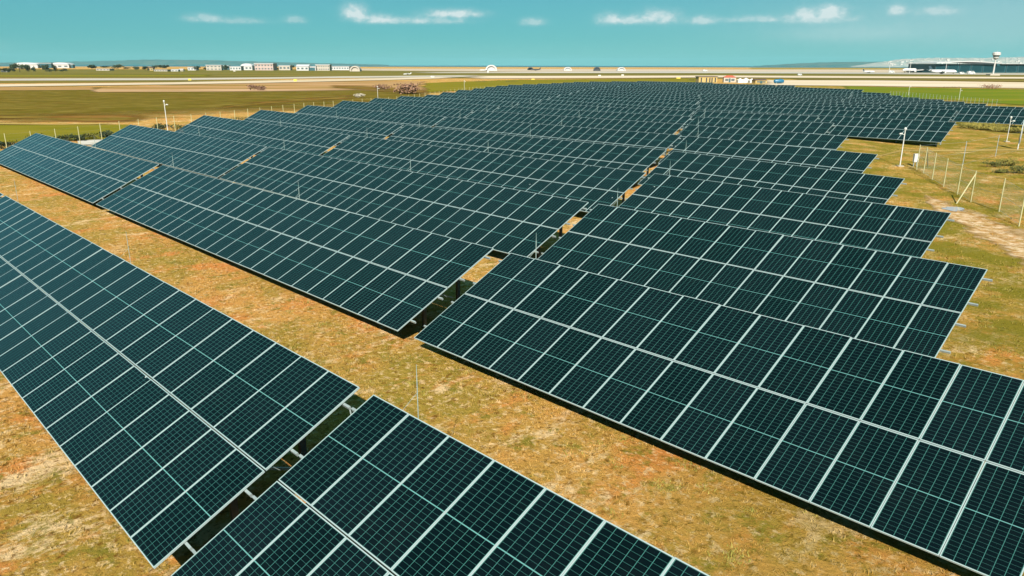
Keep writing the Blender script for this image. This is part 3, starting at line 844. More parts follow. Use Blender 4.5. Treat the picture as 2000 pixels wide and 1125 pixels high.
# ------------------------------------------------------------------ rods, poles, fences
M_ROD = mat("weathered_rod", (0.28, 0.36, 0.33), 0.6)
def rods():
    k = 0
    for n in range(1, 10):
        u = (U_RIGHT[n] - 14 * MW - 0.0 + 0.75) if n > 1 else -9.5
        i = 0
        while u > U_LEFT[n] + 8:
            y = ROW_V[n] + DP + 0.35; z = ground_z(u, y)
            root = empty("lightning_rod", (u, y, z))
            side = ["by the right gap", "second from the right", "third from the right", "fourth from the right", "fifth from the right", "sixth from the right"][i]
            tag(root, f"thin steel lightning rod behind the {ORD[n]} row, {side}", "lightning rod", "lightning rods behind the panel rows")
            h = CLEAR + HT + 0.72
            mb = MB(); mb.tube((0, 0, -0.2), (0, 0, h - 0.25), (0.013 if n > 1 else 0.008), (0.012 if n > 1 else 0.008), 6); mb.tube((0, 0, h - 0.25), (0, 0, h), 0.007, 0.004, 6); mb.build("rod", M_ROD, root)
            mb = MB(); mb.bar((-0.12, -0.28, CLEAR + HT - 0.12), (0, 0, h - 0.52), 0.010 if n > 1 else 0.005); mb.build("brace", M_ROD, root)
            u -= 14.6; i += 1; k += 1
rods()

M_WHITE = mat("white_paint", (0.60, 0.60, 0.55), 0.5)
M_POST = mat("pale_post", (0.46, 0.43, 0.22), 0.7)
M_GREY = mat("grey_board", (0.48, 0.52, 0.52), 0.5)
M_DARK = mat("dark_grey", (0.03, 0.035, 0.04), 0.5)

WF = [(U_LEFT[n] - 6.2, ROW_V[n] + 2.0) for n in range(1, 25)]
WF = [(WF[0][0] + 6.5, WF[0][1] - 12.5)] + WF
def fence_hit(px):
    d = ray(px, 250)
    for (ax, ay), (bx, by) in zip(WF, WF[1:]):
        ex, ey = bx - ax, by - ay
        den = d.x * ey - d.y * ex
        if abs(den) < 1e-9: continue
        t = (ax * ey - ay * ex) / den; s = (ax * d.y - ay * d.x) / den
        if t > 0 and -1e-6 <= s <= 1 + 1e-6: return Vector((d.x * t, d.y * t, 0))
    return None
def west_fence():
    pts = []
    for px in [6, 57, 106, 152, 196, 234, 272, 308, 342, 376, 405, 433, 461, 487, 511, 534, 556, 578, 597, 616, 636, 654]:
        p = fence_hit(px)
        if p: pts.append(p)
    # carry on to the far end
    last = pts[-1]; acc = 0.0
    k = next(i for i in range(1, len(WF)) if WF[i][1] > last.y)
    cur = last.copy(); step = 3.2
    for (bx, by) in WF[k:]:
        b = Vector((bx, by, 0))
        while (b - cur).length > step and len(pts) < 75:
            cur = cur + (b - cur).normalized() * step; pts.append(cur.copy())
    root = empty("wire_fence", (pts[0].x, pts[0].y, ground_z(pts[0].x, pts[0].y)))
    tag(root, "long wire fence of thin pale posts beyond the left ends of the rows", "fence")
    me = None; w = MB(); prev = None; o0 = root.location
    for p in pts:
        z = ground_z(p.x, p.y)
        if me is None:
            mb = MB(); mb.tube((0, 0, -0.3), (0, 0, 2.0), 0.04, 0.035, 6); me = mb.mesh("post", [M_POST])
        o = link("post", me, root); o.location = Vector((p.x, p.y, z)) - o0
        q = Vector((p.x, p.y, z)) - o0
        if prev is not None:
            for hz in (0.3, 0.85, 1.4, 1.9): w.bar(prev + Vector((0, 0, hz)), q + Vector((0, 0, hz)), 0.006)
        prev = q
    w.build("wires", M_STEEL, root)
west_fence()

def net_between(w, a, b, h, pitch=0.10, t=0.0018):
    d = b - a; L = d.length; e = d / L
    k = int(L / pitch)
    for i in range(-int(h / pitch), k + 1):
        for s in (1, -1):
            x0, x1 = i * pitch, i * pitch + h
            z0, z1 = (0.05, h) if s > 0 else (h, 0.05)
            if x0 < 0: z0 += (z1 - z0) * (-x0) / (x1 - x0); x0 = 0
            if x1 > L: z1 -= (z1 - z0) * (x1 - L) / (x1 - x0); x1 = L
            if x1 - x0 < 0.02: continue
            w.bar(a + e * x0 + Vector((0, 0, z0)), a + e * x1 + Vector((0, 0, z1)), t)
def east_fence():
    base = [(1990, 442), (1951, 413.5), (1896, 395), (1869.5, 380), (1842.5, 365), (1820.5, 351.5), (1803.5, 338.5), (1790, 331.5)]
    P = [at(x, y) for x, y in base]
    root = empty("wire_fence", P[0]); tag(root, "pale post and wire net fence right of the row ends, with one slanting brace", "fence")
    mb = MB(); mb.tube((0, 0, -0.3), (0, 0, 1.92), 0.036, 0.032, 7); me = mb.mesh("post", [M_POST])
    mb = MB(); mb.tube((0, 0, -0.3), (0, 0, 1.92), 0.028, 0.025, 6); me2 = mb.mesh("post", [M_STEEL])
    w = MB(); net = MB(); prev = None
    for p in P:
        o = link("post", me, root); o.location = p - P[0]; q = p - P[0]
        if prev is not None:
            for hz in (0.1, 0.95, 1.85): w.bar(prev + Vector((0, 0, hz)), q + Vector((0, 0, hz)), 0.008)
            net_between(net, prev, q, 1.85, 0.16)
        prev = q
    # turns the corner and runs off along the meadow
    c = P[-1]; Q = [at(1880, 323), at(1944, 306), at(2030, 286)]
    prev = c - P[0]
    for p in Q:
        q = p - P[0]; o = link("post", me2, root); o.location = q
        for hz in (0.1, 0.95, 1.85): w.bar(prev + Vector((0, 0, hz)), q + Vector((0, 0, hz)), 0.008)
        prev = q
    w.build("wires", M_STEEL, root); net.build("wire_net", M_STEEL, root)
    mb = MB(); a = at(1868, 398) - P[0]; b = P[2] - P[0] + Vector((0, 0, 1.75)); mb.tube(a, b, 0.035, 0.035, 6); mb.build("brace", M_POST, root)
    mb = MB(); a = at(1812, 325) - P[0]; b = at(1820.5, 351.5) - P[0] + Vector((0, 0, 1.8)); mb.tube(a + Vector((0, 0, 0.0)), P[4] * 0 + (at(1803.5, 338.5) - P[0]) + Vector((0, 0, 1.85)), 0.035, 0.035, 6); mb.build("brace", M_POST, root)
east_fence()

def camera_pole(px, py, h, label, arm=1, r=0.034, name="camera_pole"):
    p = at(px, py); z = ground_z(p.x, p.y)
    root = empty(name, (p.x, p.y, z), math.atan2(RH.y, RH.x)); tag(root, label, "pole", "white camera poles around the plant")
    mb = MB(); mb.tube((0, 0, -0.3), (0, 0, h), r, r * 0.8, 8); mb.build("pole", M_WHITE, root)
    mb = MB(); mb.box((-0.22, -0.22, -0.2), (0.22, 0.22, 0.08)); mb.build("footing", M_GRAVELB, root)
    mb = MB(); mb.bar((0, 0, h - 0.35), (0.30 * arm, 0, h - 0.30), 0.035); mb.build("arm", M_WHITE, root)
    mb = MB(); mb.tube((0.20 * arm, -0.02, h - 0.26), (0.44 * arm, -0.05, h - 0.30), 0.05, 0.06, 8); mb.build("camera_head", M_WHITE, root)
    mb = MB(); mb.rings([((0, 0, h - 0.05), (0.05, 0, 0), (0, 0.05, 0)), ((0, 0, h + 0.08), (0.11, 0, 0), (0, 0.11, 0)), ((0, 0, h + 0.20), (0.07, 0, 0), (0, 0.07, 0))], 10); mb.build("lamp_head", M_WHITE, root)
    return root
M_GRAVELB = mat("concrete_footing", (0.42, 0.36, 0.26), 0.9)
p_ = fence_hit(327)
def pole_at(p, **k):
    pass
camera_pole(1757.5, 325, 2.85, "white camera pole on the sandy ground before the tenth row", -1, 0.045)
camera_pole(1966, 277, 2.5, "yellowish white pole with a lamp right of the grass mounds", 1, 0.036)
camera_pole(328.5, 262, 3.6, "white camera pole with a bracket beside the left wire fence", 1, 0.05)
camera_pole(738.5, 200, 3.1, "thin white pole by the pale flowering bush", 1, 0.045)
camera_pole(907, 177, 2.9, "thin white pole in the yellow field behind the far rows", 1, 0.045)
camera_pole(1774, 187, 2.6, "white pole at the corner of the green meadow", 1, 0.045)
camera_pole(1872.5, 196.5, 2.6, "white pole in the middle of the green meadow", 1, 0.045)

def board():
    p = at(1987.5, 292); z = ground_z(p.x, p.y)
    root = empty("notice_board", (p.x, p.y, z), math.atan2(RH.y, RH.x) + 0.9); tag(root, "tall kite shaped grey board on a post at the right edge", "board")
    mb = MB(); mb.tube((0, 0, -0.3), (0, 0, 1.5), 0.05, 0.05, 8); mb.build("post", M_WHITE, root)
    out = [(-0.06, 0.55), (0.20, 0.9), (0.42, 1.6), (0.40, 2.1), (0.12, 2.9), (-0.12, 2.6), (-0.38, 2.0), (-0.36, 1.1)]
    mb = MB(); f = [(x, -0.05, y) for x, y in out]; b = [(x, -0.10, y) for x, y in out]
    mb.poly(list(reversed(f))); mb.poly(b)
    for k in range(len(out)):
        k2 = (k + 1) % len(out); mb.quad(f[k], f[k2], b[k2], b[k])
    mb.build("panel", M_GREY, root)
board()
def cabinet():
    p = at(1786.5, 325); z = ground_z(p.x, p.y)
    root = empty("junction_cabinet", (p.x, p.y, z), math.atan2(RH.y, RH.x)); tag(root, "small white cabinet on a stand at the fence corner", "cabinet")
    mb = MB(); mb.box((-0.18, -0.12, 0.35), (0.18, 0.12, 1.0)); mb.build("box", M_WHITE, root)
    mb = MB(); mb.bar((-0.12, 0, -0.2), (-0.12, 0, 0.35), 0.05); mb.bar((0.12, 0, -0.2), (0.12, 0, 0.35), 0.05); mb.build("stand", M_STEEL, root)
    mb = MB(); mb.box((-0.15, -0.135, 0.40), (0.15, -0.122, 0.95)); mb.build("door", M_WHITE, root)
cabinet()
def meadow_fence():
    P = [at(x, y) for x, y in [(1738, 190), (1756, 190.5), (1775, 192), (1795, 194), (1815, 196), (1835, 198), (1857, 200), (1880, 202), (1903, 204), (1928, 206.5), (1955, 209)]]
    root = empty("wire_fence", P[0]); tag(root, "low line of thin posts at the edge of the green meadow", "fence")
    mb = MB(); mb.tube((0, 0, -0.2), (0, 0, 1.5), 0.03, 0.028, 6); me = mb.mesh("post", [M_STEEL]); w = MB()
    for a, b in zip(P, P[1:]):
        for t in (0, .33, .66):
            q = a.lerp(b, t); o = link("post", me, root); o.location = q - P[0]
        for hz in (0.5, 1.0, 1.45): w.bar(a - P[0] + Vector((0, 0, hz)), b - P[0] + Vector((0, 0, hz)), 0.01)
    w.build("wires", M_STEEL, root)
meadow_fence()

# ------------------------------------------------------------------ airfield buildings
M_CREAM = mat("cream_plaster", (0.47, 0.41, 0.33), 0.8, 0, 0.08, 0.6)
M_PINKW = mat("pinkish_plaster", (0.48, 0.36, 0.31), 0.8, 0, 0.08, 0.6)
M_WHITEW = mat("white_plaster", (0.54, 0.52, 0.49), 0.8, 0, 0.08, 0.6)
M_ROOFW = mat("pale_roof_sheet", (0.56, 0.56, 0.55), 0.5)
M_ROOFB = mat("brown_roof_tiles", (0.10, 0.06, 0.04), 0.8, 0, 0.2, 2)
M_ROOFR = mat("red_roof_tiles", (0.55, 0.11, 0.055), 0.7, 0, 0.2, 2)
M_WIN = mat("window_glass", (0.10, 0.13, 0.13), 0.3)
M_TEALW = mat("teal_cladding", (0.016, 0.085, 0.10), 0.5, 0, 0.12, 0.3)
M_OCHRE = mat("ochre_boards", (0.48, 0.34, 0.12), 0.8, 0, 0.15, 2)
M_TENT = mat("tent_canvas", (0.70, 0.66, 0.62), 0.8)
M_BLUE = mat("blue_plastic_tank", (0.01, 0.13, 0.24), 0.4)
M_TYRE = mat("black_rubber", (0.015, 0.015, 0.015), 0.8)
M_YEL = mat("yellow_sign_face", (0.75, 0.55, 0.06), 0.5)

def base_of(px, py):
    p = at(px, py); mpp = (p - Vector((0, 0, CAM_Z))).dot(FW) / FPX
    return Vector((p.x, p.y, FARZ)), mpp
RZ = math.atan2(RH.y, RH.x)

def building(x0, x1, yt, yb, wall, roofm, label, roof="flat", wins=0, floors=1, door=None, turn=0.0, name="house", depth=0.7, cat="building", doorm=None, group=None):
    xc = (x0 + x1) / 2
    p, mpp = base_of(xc, yb); W, H = (x1 - x0) * mpp, (yb - yt) * mpp; D = max(4, W * depth)
    root = empty(name, p + FH * D / 2, RZ + turn); tag(root, label, cat, group)
    rh = {"flat": 0.08, "gable": 0.30, "arch": 0.38, "hip": 0.28}[roof] * H
    wh = H - rh
    mb = MB(); mb.box((-W/2, -D/2, -0.4), (W/2, D/2, wh)); mb.build("wall", wall, root)
    r = MB(); e = 0.03 * W
    if roof == "flat":
        r.box((-W/2 - e, -D/2 - e, wh), (W/2 + e, D/2 + e, H))
    elif roof == "gable":
        a = [(-W/2 - e, -D/2 - e, wh), (W/2 + e, -D/2 - e, wh), (W/2 + e, D/2 + e, wh), (-W/2 - e, D/2 + e, wh), (-W/2 - e, 0, H), (W/2 + e, 0, H)]
        r.quad(a[0], a[1], a[5], a[4]); r.quad(a[2], a[3], a[4], a[5]); r.tri(a[1], a[2], a[5]); r.tri(a[3], a[0], a[4]); r.quad(a[3], a[2], a[1], a[0])
    elif roof == "hip":
        a = [(-W/2 - e, -D/2 - e, wh), (W/2 + e, -D/2 - e, wh), (W/2 + e, D/2 + e, wh), (-W/2 - e, D/2 + e, wh), (-W/4, 0, H), (W/4, 0, H)]
        r.quad(a[0], a[1], a[5], a[4]); r.quad(a[2], a[3], a[4], a[5]); r.tri(a[1], a[2], a[5]); r.tri(a[3], a[0], a[4]); r.quad(a[3], a[2], a[1], a[0])
    else:
        N = 12; prev = None
        for k in range(N + 1):
            t = math.pi * k / N; q = (-W/2 * 1.02 * math.cos(t), wh + rh * math.sin(t))
            if prev: r.quad((prev[0], -D/2 - e, prev[1]), (prev[0], D/2 + e, prev[1]), (q[0], D/2 + e, q[1]), (q[0], -D/2 - e, q[1]))
            prev = q
        r.poly([(-W/2 * 1.02 * math.cos(math.pi * k / N), -D/2 - e, wh + rh * math.sin(math.pi * k / N)) for k in range(N, -1, -1)])
        r.poly([(-W/2 * 1.02 * math.cos(math.pi * k / N), D/2 + e, wh + rh * math.sin(math.pi * k / N)) for k in range(N + 1)])
    r.build("roof", roofm, root)
    for fl in range(floors):
        for k in range(wins):
            cx = -W/2 + W * (k + 0.5) / wins; z0 = wh * (fl + 0.30) / floors; z1 = wh * (fl + 0.72) / floors; ww = W / wins * 0.27
            mb = MB(); mb.box((cx - ww, -D/2 - 0.05, z0), (cx + ww, -D/2 + 0.03, z1)); mb.build("window", M_WIN, root)
    if door:
        a, b2 = door
        mb = MB(); mb.box((-W/2 + W * a, -D/2 - 0.08, 0), (-W/2 + W * b2, -D/2 + 0.03, wh * 0.8)); mb.build("door", doorm or M_TEALW, root)
    return root

building(2, 14, 137.2, 141, M_WHITEW, M_ROOFW, "tiny white hut in front of the left edge trees", "gable", 2)
building(26, 70, 122.5, 133, M_WHITEW, M_ROOFW, "long white hangar with a low arched roof at the far left", "arch", 0, 1, None, 0.15, "hangar")
building(70, 98, 123.5, 133, M_TEALW, M_ROOFW, "blue grey hangar between the two white ones", "flat", 0, 1, (0.1, 0.9), 0.15, "hangar", 0.7, "building", M_TEALW)
building(99, 133, 122.5, 133, M_WHITEW, M_ROOFW, "white hangar right of the blue grey hangar", "arch", 3, 1, None, 0.1, "hangar")
building(133, 143, 126.5, 133, M_TEALW, M_ROOFW, "small grey shed at the right end of the hangars", "flat", 1)
building(188, 214, 134.3, 138, M_CREAM, M_ROOFW, "low pale wall like shed between the dark trees", "flat", 4)
building(288, 299, 131.5, 138, M_OCHRE, M_ROOFB, "yellowish cottage among the dark trees", "gable", 2)
building(301, 327, 136, 139.5, M_CREAM, M_ROOFW, "low sand coloured wall house below the three crowded trees", "flat", 5)
building(334, 348, 135.5, 139.5, M_WHITEW, M_ROOFW, "small white gabled house left of the low white building", "gable", 2)
building(349, 358, 134.6, 139.2, M_CREAM, M_ROOFW, "small cream gabled house beside the white gabled one", "gable", 2)
building(367, 384, 131.5, 137.5, M_WHITEW, M_ROOFW, "low white building left of the flat cream house", "flat", 3)
building(402, 430, 127.2, 137.5, M_CREAM, M_ROOFW, "flat roofed cream house with two window rows", "flat", 4, 2, None, 0.2)
building(431, 447, 128.5, 136.5, M_TEALW, M_ROOFW, "narrow grey house right of the flat cream house", "flat", 2, 1)
building(449, 471, 129.8, 137.5, M_WHITEW, M_ROOFW, "long low white house beside the domed one", "flat", 4)
building(471, 493, 124.5, 137, M_WHITEW, M_ROOFW, "white house with an arched roof like a dome", "arch", 3, 1)
building(498, 534, 124, 137.5, M_PINKW, M_ROOFW, "pinkish two storey block with a flat roof", "flat", 6, 2)
building(545, 567, 128, 137.2, M_CREAM, M_ROOFW, "pale plain block right of the single dark tree", "flat", 3, 1)
building(579, 603, 126.5, 138, M_WHITEW, M_ROOFW, "white gabled building beside the teal door shed", "gable", 3, 1)
building(602, 617, 130, 138, M_WHITEW, M_ROOFW, "white shed with one wide dark teal door", "flat", 0, 1, (0.12, 0.9))
building(617, 644, 126.5, 138, M_CREAM, M_ROOFW, "cream two storey block with many small windows", "flat", 6, 2)
building(646, 682, 129.5, 137, M_WHITEW, M_ROOFW, "long low white building at the right end of the village", "flat", 7, 1)

def shelter(x0, x1, yt, yb, m, label, dark=False):
    p, mpp = base_of((x0 + x1) / 2, yb); W, H = (x1 - x0) * mpp, (yb - yt) * mpp
    root = empty("aircraft_shelter", p + FH * W * 0.5, RZ); tag(root, label, "shelter", "arched aircraft shelters by the runway")
    N = 16; L = W * 1.0; mb = MB()
    out = [(-W/2 * math.cos(math.pi * k / N), H * math.sin(math.pi * k / N) ** 0.85) for k in range(N + 1)]
    inn = [(x * 0.74, z * 0.80) for x, z in out]
    for k in range(N):
        a, b2, c, d = out[k], out[k+1], inn[k], inn[k+1]
        mb.quad((a[0], -L/2, a[1]), (a[0], L/2, a[1]), (b2[0], L/2, b2[1]), (b2[0], -L/2, b2[1]))
        mb.quad((a[0], -L/2, a[1]), (b2[0], -L/2, b2[1]), (d[0], -L/2, d[1]), (c[0], -L/2, c[1]))
        mb.quad((c[0], -L/2, c[1]), (d[0], -L/2, d[1]), (d[0], L/2, d[1]), (c[0], L/2, c[1]))
    mb.build("arch_shell", m, root)
    mb = MB(); mb.poly([(x, L/2 - 0.3, z) for x, z in out]); mb.build("back_wall", m, root)
    mb = MB(); mb.poly([(x, -L/2 + L * (0.12 if not dark else 0.6), z) for x, z in inn][::-1]); mb.build("door", M_DARK if dark else m, root)
shelter(683, 703, 129.2, 139.5, M_CREAM, "cream arched shelter left of the light aircraft")
shelter(948, 971, 127.2, 138.5, M_WHITEW, "tall white arched shelter behind the white jet")
shelter(1030, 1042, 131.5, 137, M_DARK, "dark arched shelter behind the dark jet", True)
shelter(1101, 1117, 131.2, 138.5, M_WHITEW, "round white shelter with a trailing earth bank")
shelter(1160, 1173, 131.2, 138.8, M_DARK, "dark fronted arched shelter with a white opening")
shelter(1206, 1222, 131.6, 138.8, M_WHITEW, "round white shelter right of the dark fronted one")

M_FUS = mat("aircraft_white_paint", (0.70, 0.70, 0.68), 0.35)
M_TAILD = mat("dark_blue_tail_paint", (0.02, 0.05, 0.07), 0.4)
def airliner(x0, x1, yb, label, facing=1, yaw=0.0, tailm=None, bodym=None, prop=False):
    p, mpp = base_of((x0 + x1) / 2, yb); Lg = (x1 - x0) * mpp / max(0.5, math.cos(yaw))
    root = empty("airliner" if not prop else "light_aircraft", p, RZ + yaw + (0 if facing > 0 else math.pi)); tag(root, label, "aircraft")
    bodym = bodym or M_FUS; r = Lg * 0.058; h = r * 1.75
    prof = [(-.5, .25, .55), (-.46, .42, .45), (-.36, .75, .2), (-.22, 1, 0), (0, 1, 0), (.3, 1, 0), (.40, .92, -.03), (.455, .68, -.12), (.49, .30, -.25), (.5, .08, -.28)]
    mb = MB(); mb.rings([((a * Lg, 0, h + dz * r), (0, b * r, 0), (0, 0, b * r)) for a, b, dz in prof], 14); mb.build("fuselage", bodym, root, True)
    for s in (1, -1):
        w = MB(); zt = h - r * .45
        if prop: w = MB(); zt = h + r * .9
        a, b2, c, d = (.10 * Lg, s * r * .6, zt), (-.08 * Lg, s * r * .6, zt), (-.17 * Lg, s * .48 * Lg, zt + .035 * Lg), (-.11 * Lg, s * .48 * Lg, zt + .035 * Lg)
        t = 0.012 * Lg; up = lambda q, k: (q[0], q[1], q[2] + k)
        pts = [a, b2, c, d] if s < 0 else [d, c, b2, a]
        w.hexa([up(q, -t) for q in pts] + [up(q, t) for q in pts]); w.build("wing", bodym, root)
        w = MB(); z2 = h + r * .55
        a, b2, c, d = (-.37 * Lg, s * r * .3, z2), (-.47 * Lg, s * r * .3, z2), (-.52 * Lg, s * .17 * Lg, z2 + .02 * Lg), (-.47 * Lg, s * .17 * Lg, z2 + .02 * Lg)
        pts = [a, b2, c, d] if s < 0 else [d, c, b2, a]
        w.hexa([up(q, -t * .6) for q in pts] + [up(q, t * .6) for q in pts]); w.build("tailplane", bodym, root)
        if not prop:
            e = MB(); e.rings([((.06 * Lg, s * .17 * Lg, h - r * 1.0), (0, r * .38, 0), (0, 0, r * .38)), ((.01 * Lg, s * .17 * Lg, h - r), (0, r * .5, 0), (0, 0, r * .5)), ((-.06 * Lg, s * .17 * Lg, h - r * .95), (0, r * .28, 0), (0, 0, r * .28))], 10)
            e.build("engine", bodym, root, True)
        g = MB(); g.tube((-.03 * Lg, s * r * 1.1, h - r * .5), (-.03 * Lg, s * r * 1.1, r * .3), r * .12); g.tube((-.03 * Lg, s * r * .95, r * .35), (-.03 * Lg, s * r * 1.3, r * .35), r * .35, r * .35, 10); g.build("main_gear", M_TYRE, root)
    f = MB(); T = 0.008 * Lg
    q = [(-.34 * Lg, h + r * .8), (-.47 * Lg, h + r * .6), (-.53 * Lg, h + r * .6 + .155 * Lg), (-.455 * Lg, h + r * .6 + .155 * Lg)]
    f.hexa([(x, -T, z) for x, z in q] + [(x, T, z) for x, z in q]); f.build("tail_fin", tailm or M_TAILD, root)
    g = MB(); g.tube((.38 * Lg, 0, h - r * .8), (.38 * Lg, 0, r * .25), r * .1); g.tube((.38 * Lg, -r * .15, r * .28), (.38 * Lg, r * .15, r * .28), r * .28, r * .28, 10); g.build("nose_gear", M_TYRE, root)
    w = MB()
    for s in (1, -1): w.quad((.452 * Lg, s * r * .50, h + r * .22), (.43 * Lg, s * r * .80, h + r * .22), (.43 * Lg, s * r * .66, h + r * .50), (.452 * Lg, s * r * .38, h + r * .42))
    w.build("cockpit_window", M_WIN, root)
airliner(1684, 1709, 142.5, "white airliner with a dark tail standing alone left of the apron", 1, 0.15)
airliner(1757, 1803, 141.8, "large pale airliner seen half from behind left of the terminal", -1, 0.45, M_FUS)
airliner(1815, 1866, 144.5, "white airliner with a dark blue tail nearest to the terminal", 1, -0.15)
airliner(1846, 1872, 139.5, "white airliner parked behind the nearest one", 1, 0.9)
airliner(937, 951, 138.5, "white jet nosing out beside the tall white shelter", -1, 0.3, M_FUS)
airliner(1036, 1056, 138, "dark grey jet on the pale apron by the dark shelter", -1, 0.2, M_DARK, M_DARK)
airliner(788, 803, 146.3, "small white light aircraft on the taxiway grass", -1, 0.3, M_FUS, None, True)

def vehicle(px, py, wpx, m, label, name="airport_van"):
    p, mpp = base_of(px, py); L = wpx * mpp; H = L * 0.42; W = L * 0.4
    root = empty(name, p, RZ + 0.1); tag(root, label, "van")
    mb = MB(); pr = [(-.5, .15), (.5, .15), (.5, .5), (.40, .55), (.28, 1.0), (-.5, 1.0)]
    f = [(x * L, -W/2, z * H) for x, z in pr]; b2 = [(x * L, W/2, z * H) for x, z in pr]
    mb.poly(f); mb.poly(b2[::-1])
    for k in range(6): k2 = (k + 1) % 6; mb.quad(f[k2], f[k], b2[k], b2[k2])
    mb.build("body", m, root)
    for sx in (-.3, .3):
        for sy in (-1, 1):
            w = MB(); w.tube((sx * L, sy * W * .42, H * .17), (sx * L, sy * W * .52, H * .17), H * .17, H * .17, 12); w.build("wheel", M_TYRE, root)
    w = MB(); w.box((-.2 * L, -W/2 - .02, .6 * H), (.28 * L, -W/2 + .02, .88 * H)); w.build("window", M_WIN, root)
vehicle(1377, 139.5, 8, M_FUS, "white van at the far runway edge above the huts")
vehicle(845, 151.5, 7, M_FUS, "white van on the taxiway left of the white mast")
vehicle(1562, 147.5, 8, M_FUS, "white van right of the blue tank on the far taxiway")
vehicle(1741, 142.3, 10, M_FUS, "white service van left of the large pale airliner")
vehicle(1878, 144.6, 9, M_FUS, "white van between the nearest airliner and the bus")
vehicle(1896, 145, 14, M_FUS, "long white bus before the dark terminal", "apron_bus")

def sign(px, py, wpx, hpx, m, label):
    p, mpp = base_of(px, py); W, H = wpx * mpp, hpx * mpp
    root = empty("airfield_sign", p, RZ); tag(root, label, "sign", "small airfield signs and markers")
    mb = MB(); mb.box((-W/2, -0.1, H * .35), (W/2, 0.1, H)); mb.build("panel", m, root)
    for s in (-.35, .35):
        mb = MB(); mb.bar((s * W, 0, -0.2), (s * W, 0, H * .35), 0.10); mb.build("leg", M_STEEL, root)
sign(371, 158.5, 6, 4.5, M_YEL, "small yellow sign on the grass strip below the village")
sign(577, 161, 6, 6, M_YEL, "tall yellow sign at the edge of the pale runway strip")
sign(1041, 156.8, 6, 3, M_YEL, "yellow marker above the top of the far rows")
sign(1325, 154.5, 8, 3, M_YEL, "wide yellow marker left of the ochre shed")
sign(1171, 149.5, 5, 3, M_WHITE, "left white marker on the pale taxiway above the far rows")
sign(1216, 148.6, 5, 3, M_WHITE, "right white marker on the pale taxiway above the far rows")
sign(458, 141, 4, 3.5, M_CREAM, "pale marker in the green strip below the village")
sign(953, 143.5, 3, 5, M_WHITE, "white mast marker below the tall white shelter")

# huts behind the plant
def shed():
    root = building(1363, 1400, 149.5, 161.5, M_OCHRE, M_ROOFB, "ochre boarded shed with a dark flat roof and tall openings", "flat", 0, 1, None, 0.1, "shed", 0.5)
    p, mpp = base_of(1381.5, 161.5); W, H = 37 * mpp, 12 * mpp; D = max(4, W * .5)
    for k, c in enumerate((-.36, -.08, .10, .22, .40)):
        mb = MB(); mb.box((c * W - .035 * W, -D/2 - .05, 0.2), (c * W + .03 * W, -D/2 + .03, H * .78)); mb.build("opening", M_DARK, root)
shed()
building(1415, 1438, 148, 161, M_CREAM, M_ROOFR, "cream hut with a red hipped roof", "hip", 2, 1, (0.42, 0.56), -0.15, "hut", 0.8)
building(1474, 1497, 154.5, 163, M_OCHRE, M_ROOFB, "small brown roofed hut left of the blue tank", "gable", 2, 1, (0.4, 0.6), 0.1, "hut", 0.7)
def tent(x0, x1, yt, yb, label):
    p, mpp = base_of((x0 + x1) / 2, yb); W, H = (x1 - x0) * mpp, (yb - yt) * mpp; D = W
    root = empty("tent", p + FH * D / 2, RZ + 0.1); tag(root, label, "tent", "white tents beside the red roofed hut")
    wh = H * .55; mb = MB(); mb.box((-W/2, -D/2, 0), (W/2, D/2, wh)); mb.build("side_wall", M_TENT, root)
    r = MB(); a = [(-W/2 - .1, -D/2 - .1, wh), (W/2 + .1, -D/2 - .1, wh), (W/2 + .1, D/2 + .1, wh), (-W/2 - .1, D/2 + .1, wh), (0, 0, H)]
    for k in range(4): r.tri(a[k], a[(k + 1) % 4], a[4])
    r.build("roof", M_TENT, root)
tent(1441, 1452, 153, 162, "white tent next to the red roofed hut")
tent(1452, 1464, 152.4, 162, "middle white tent of the three")
tent(1464, 1475, 153.6, 162.4, "white tent next to the small brown roofed hut")
def tank():
    p, mpp = base_of(1522, 164); W, H = 20 * mpp, 8.5 * mpp; r = H / 2 * .92
    root = empty("water_tank", p + FH * r, RZ); tag(root, "rounded blue tank lying at the back edge of the plant", "tank")
    mb = MB(); mb.rings([((-W/2, 0, r + .25), (0, r * .3, 0), (0, 0, r * .3)), ((-W * .45, 0, r + .25), (0, r * .8, 0), (0, 0, r * .8)), ((-W * .36, 0, r + .25), (0, r, 0), (0, 0, r)), ((W * .36, 0, r + .25), (0, r, 0), (0, 0, r)), ((W * .45, 0, r + .25), (0, r * .8, 0), (0, 0, r * .8)), ((W/2, 0, r + .25), (0, r * .3, 0), (0, 0, r * .3))], 16)
    mb.build("body", M_BLUE, root, True)
    for s in (-.28, .28):
        m2 = MB(); m2.box((s * W - .15, -r * .8, -.2), (s * W + .15, r * .8, .55)); m2.build("cradle", M_STEEL, root)
    m2 = MB(); m2.tube((W * .1, 0, 2 * r + .15), (W * .1, 0, 2 * r + .45), .35, .35, 10); m2.build("hatch", M_BLUE, root)
tank()

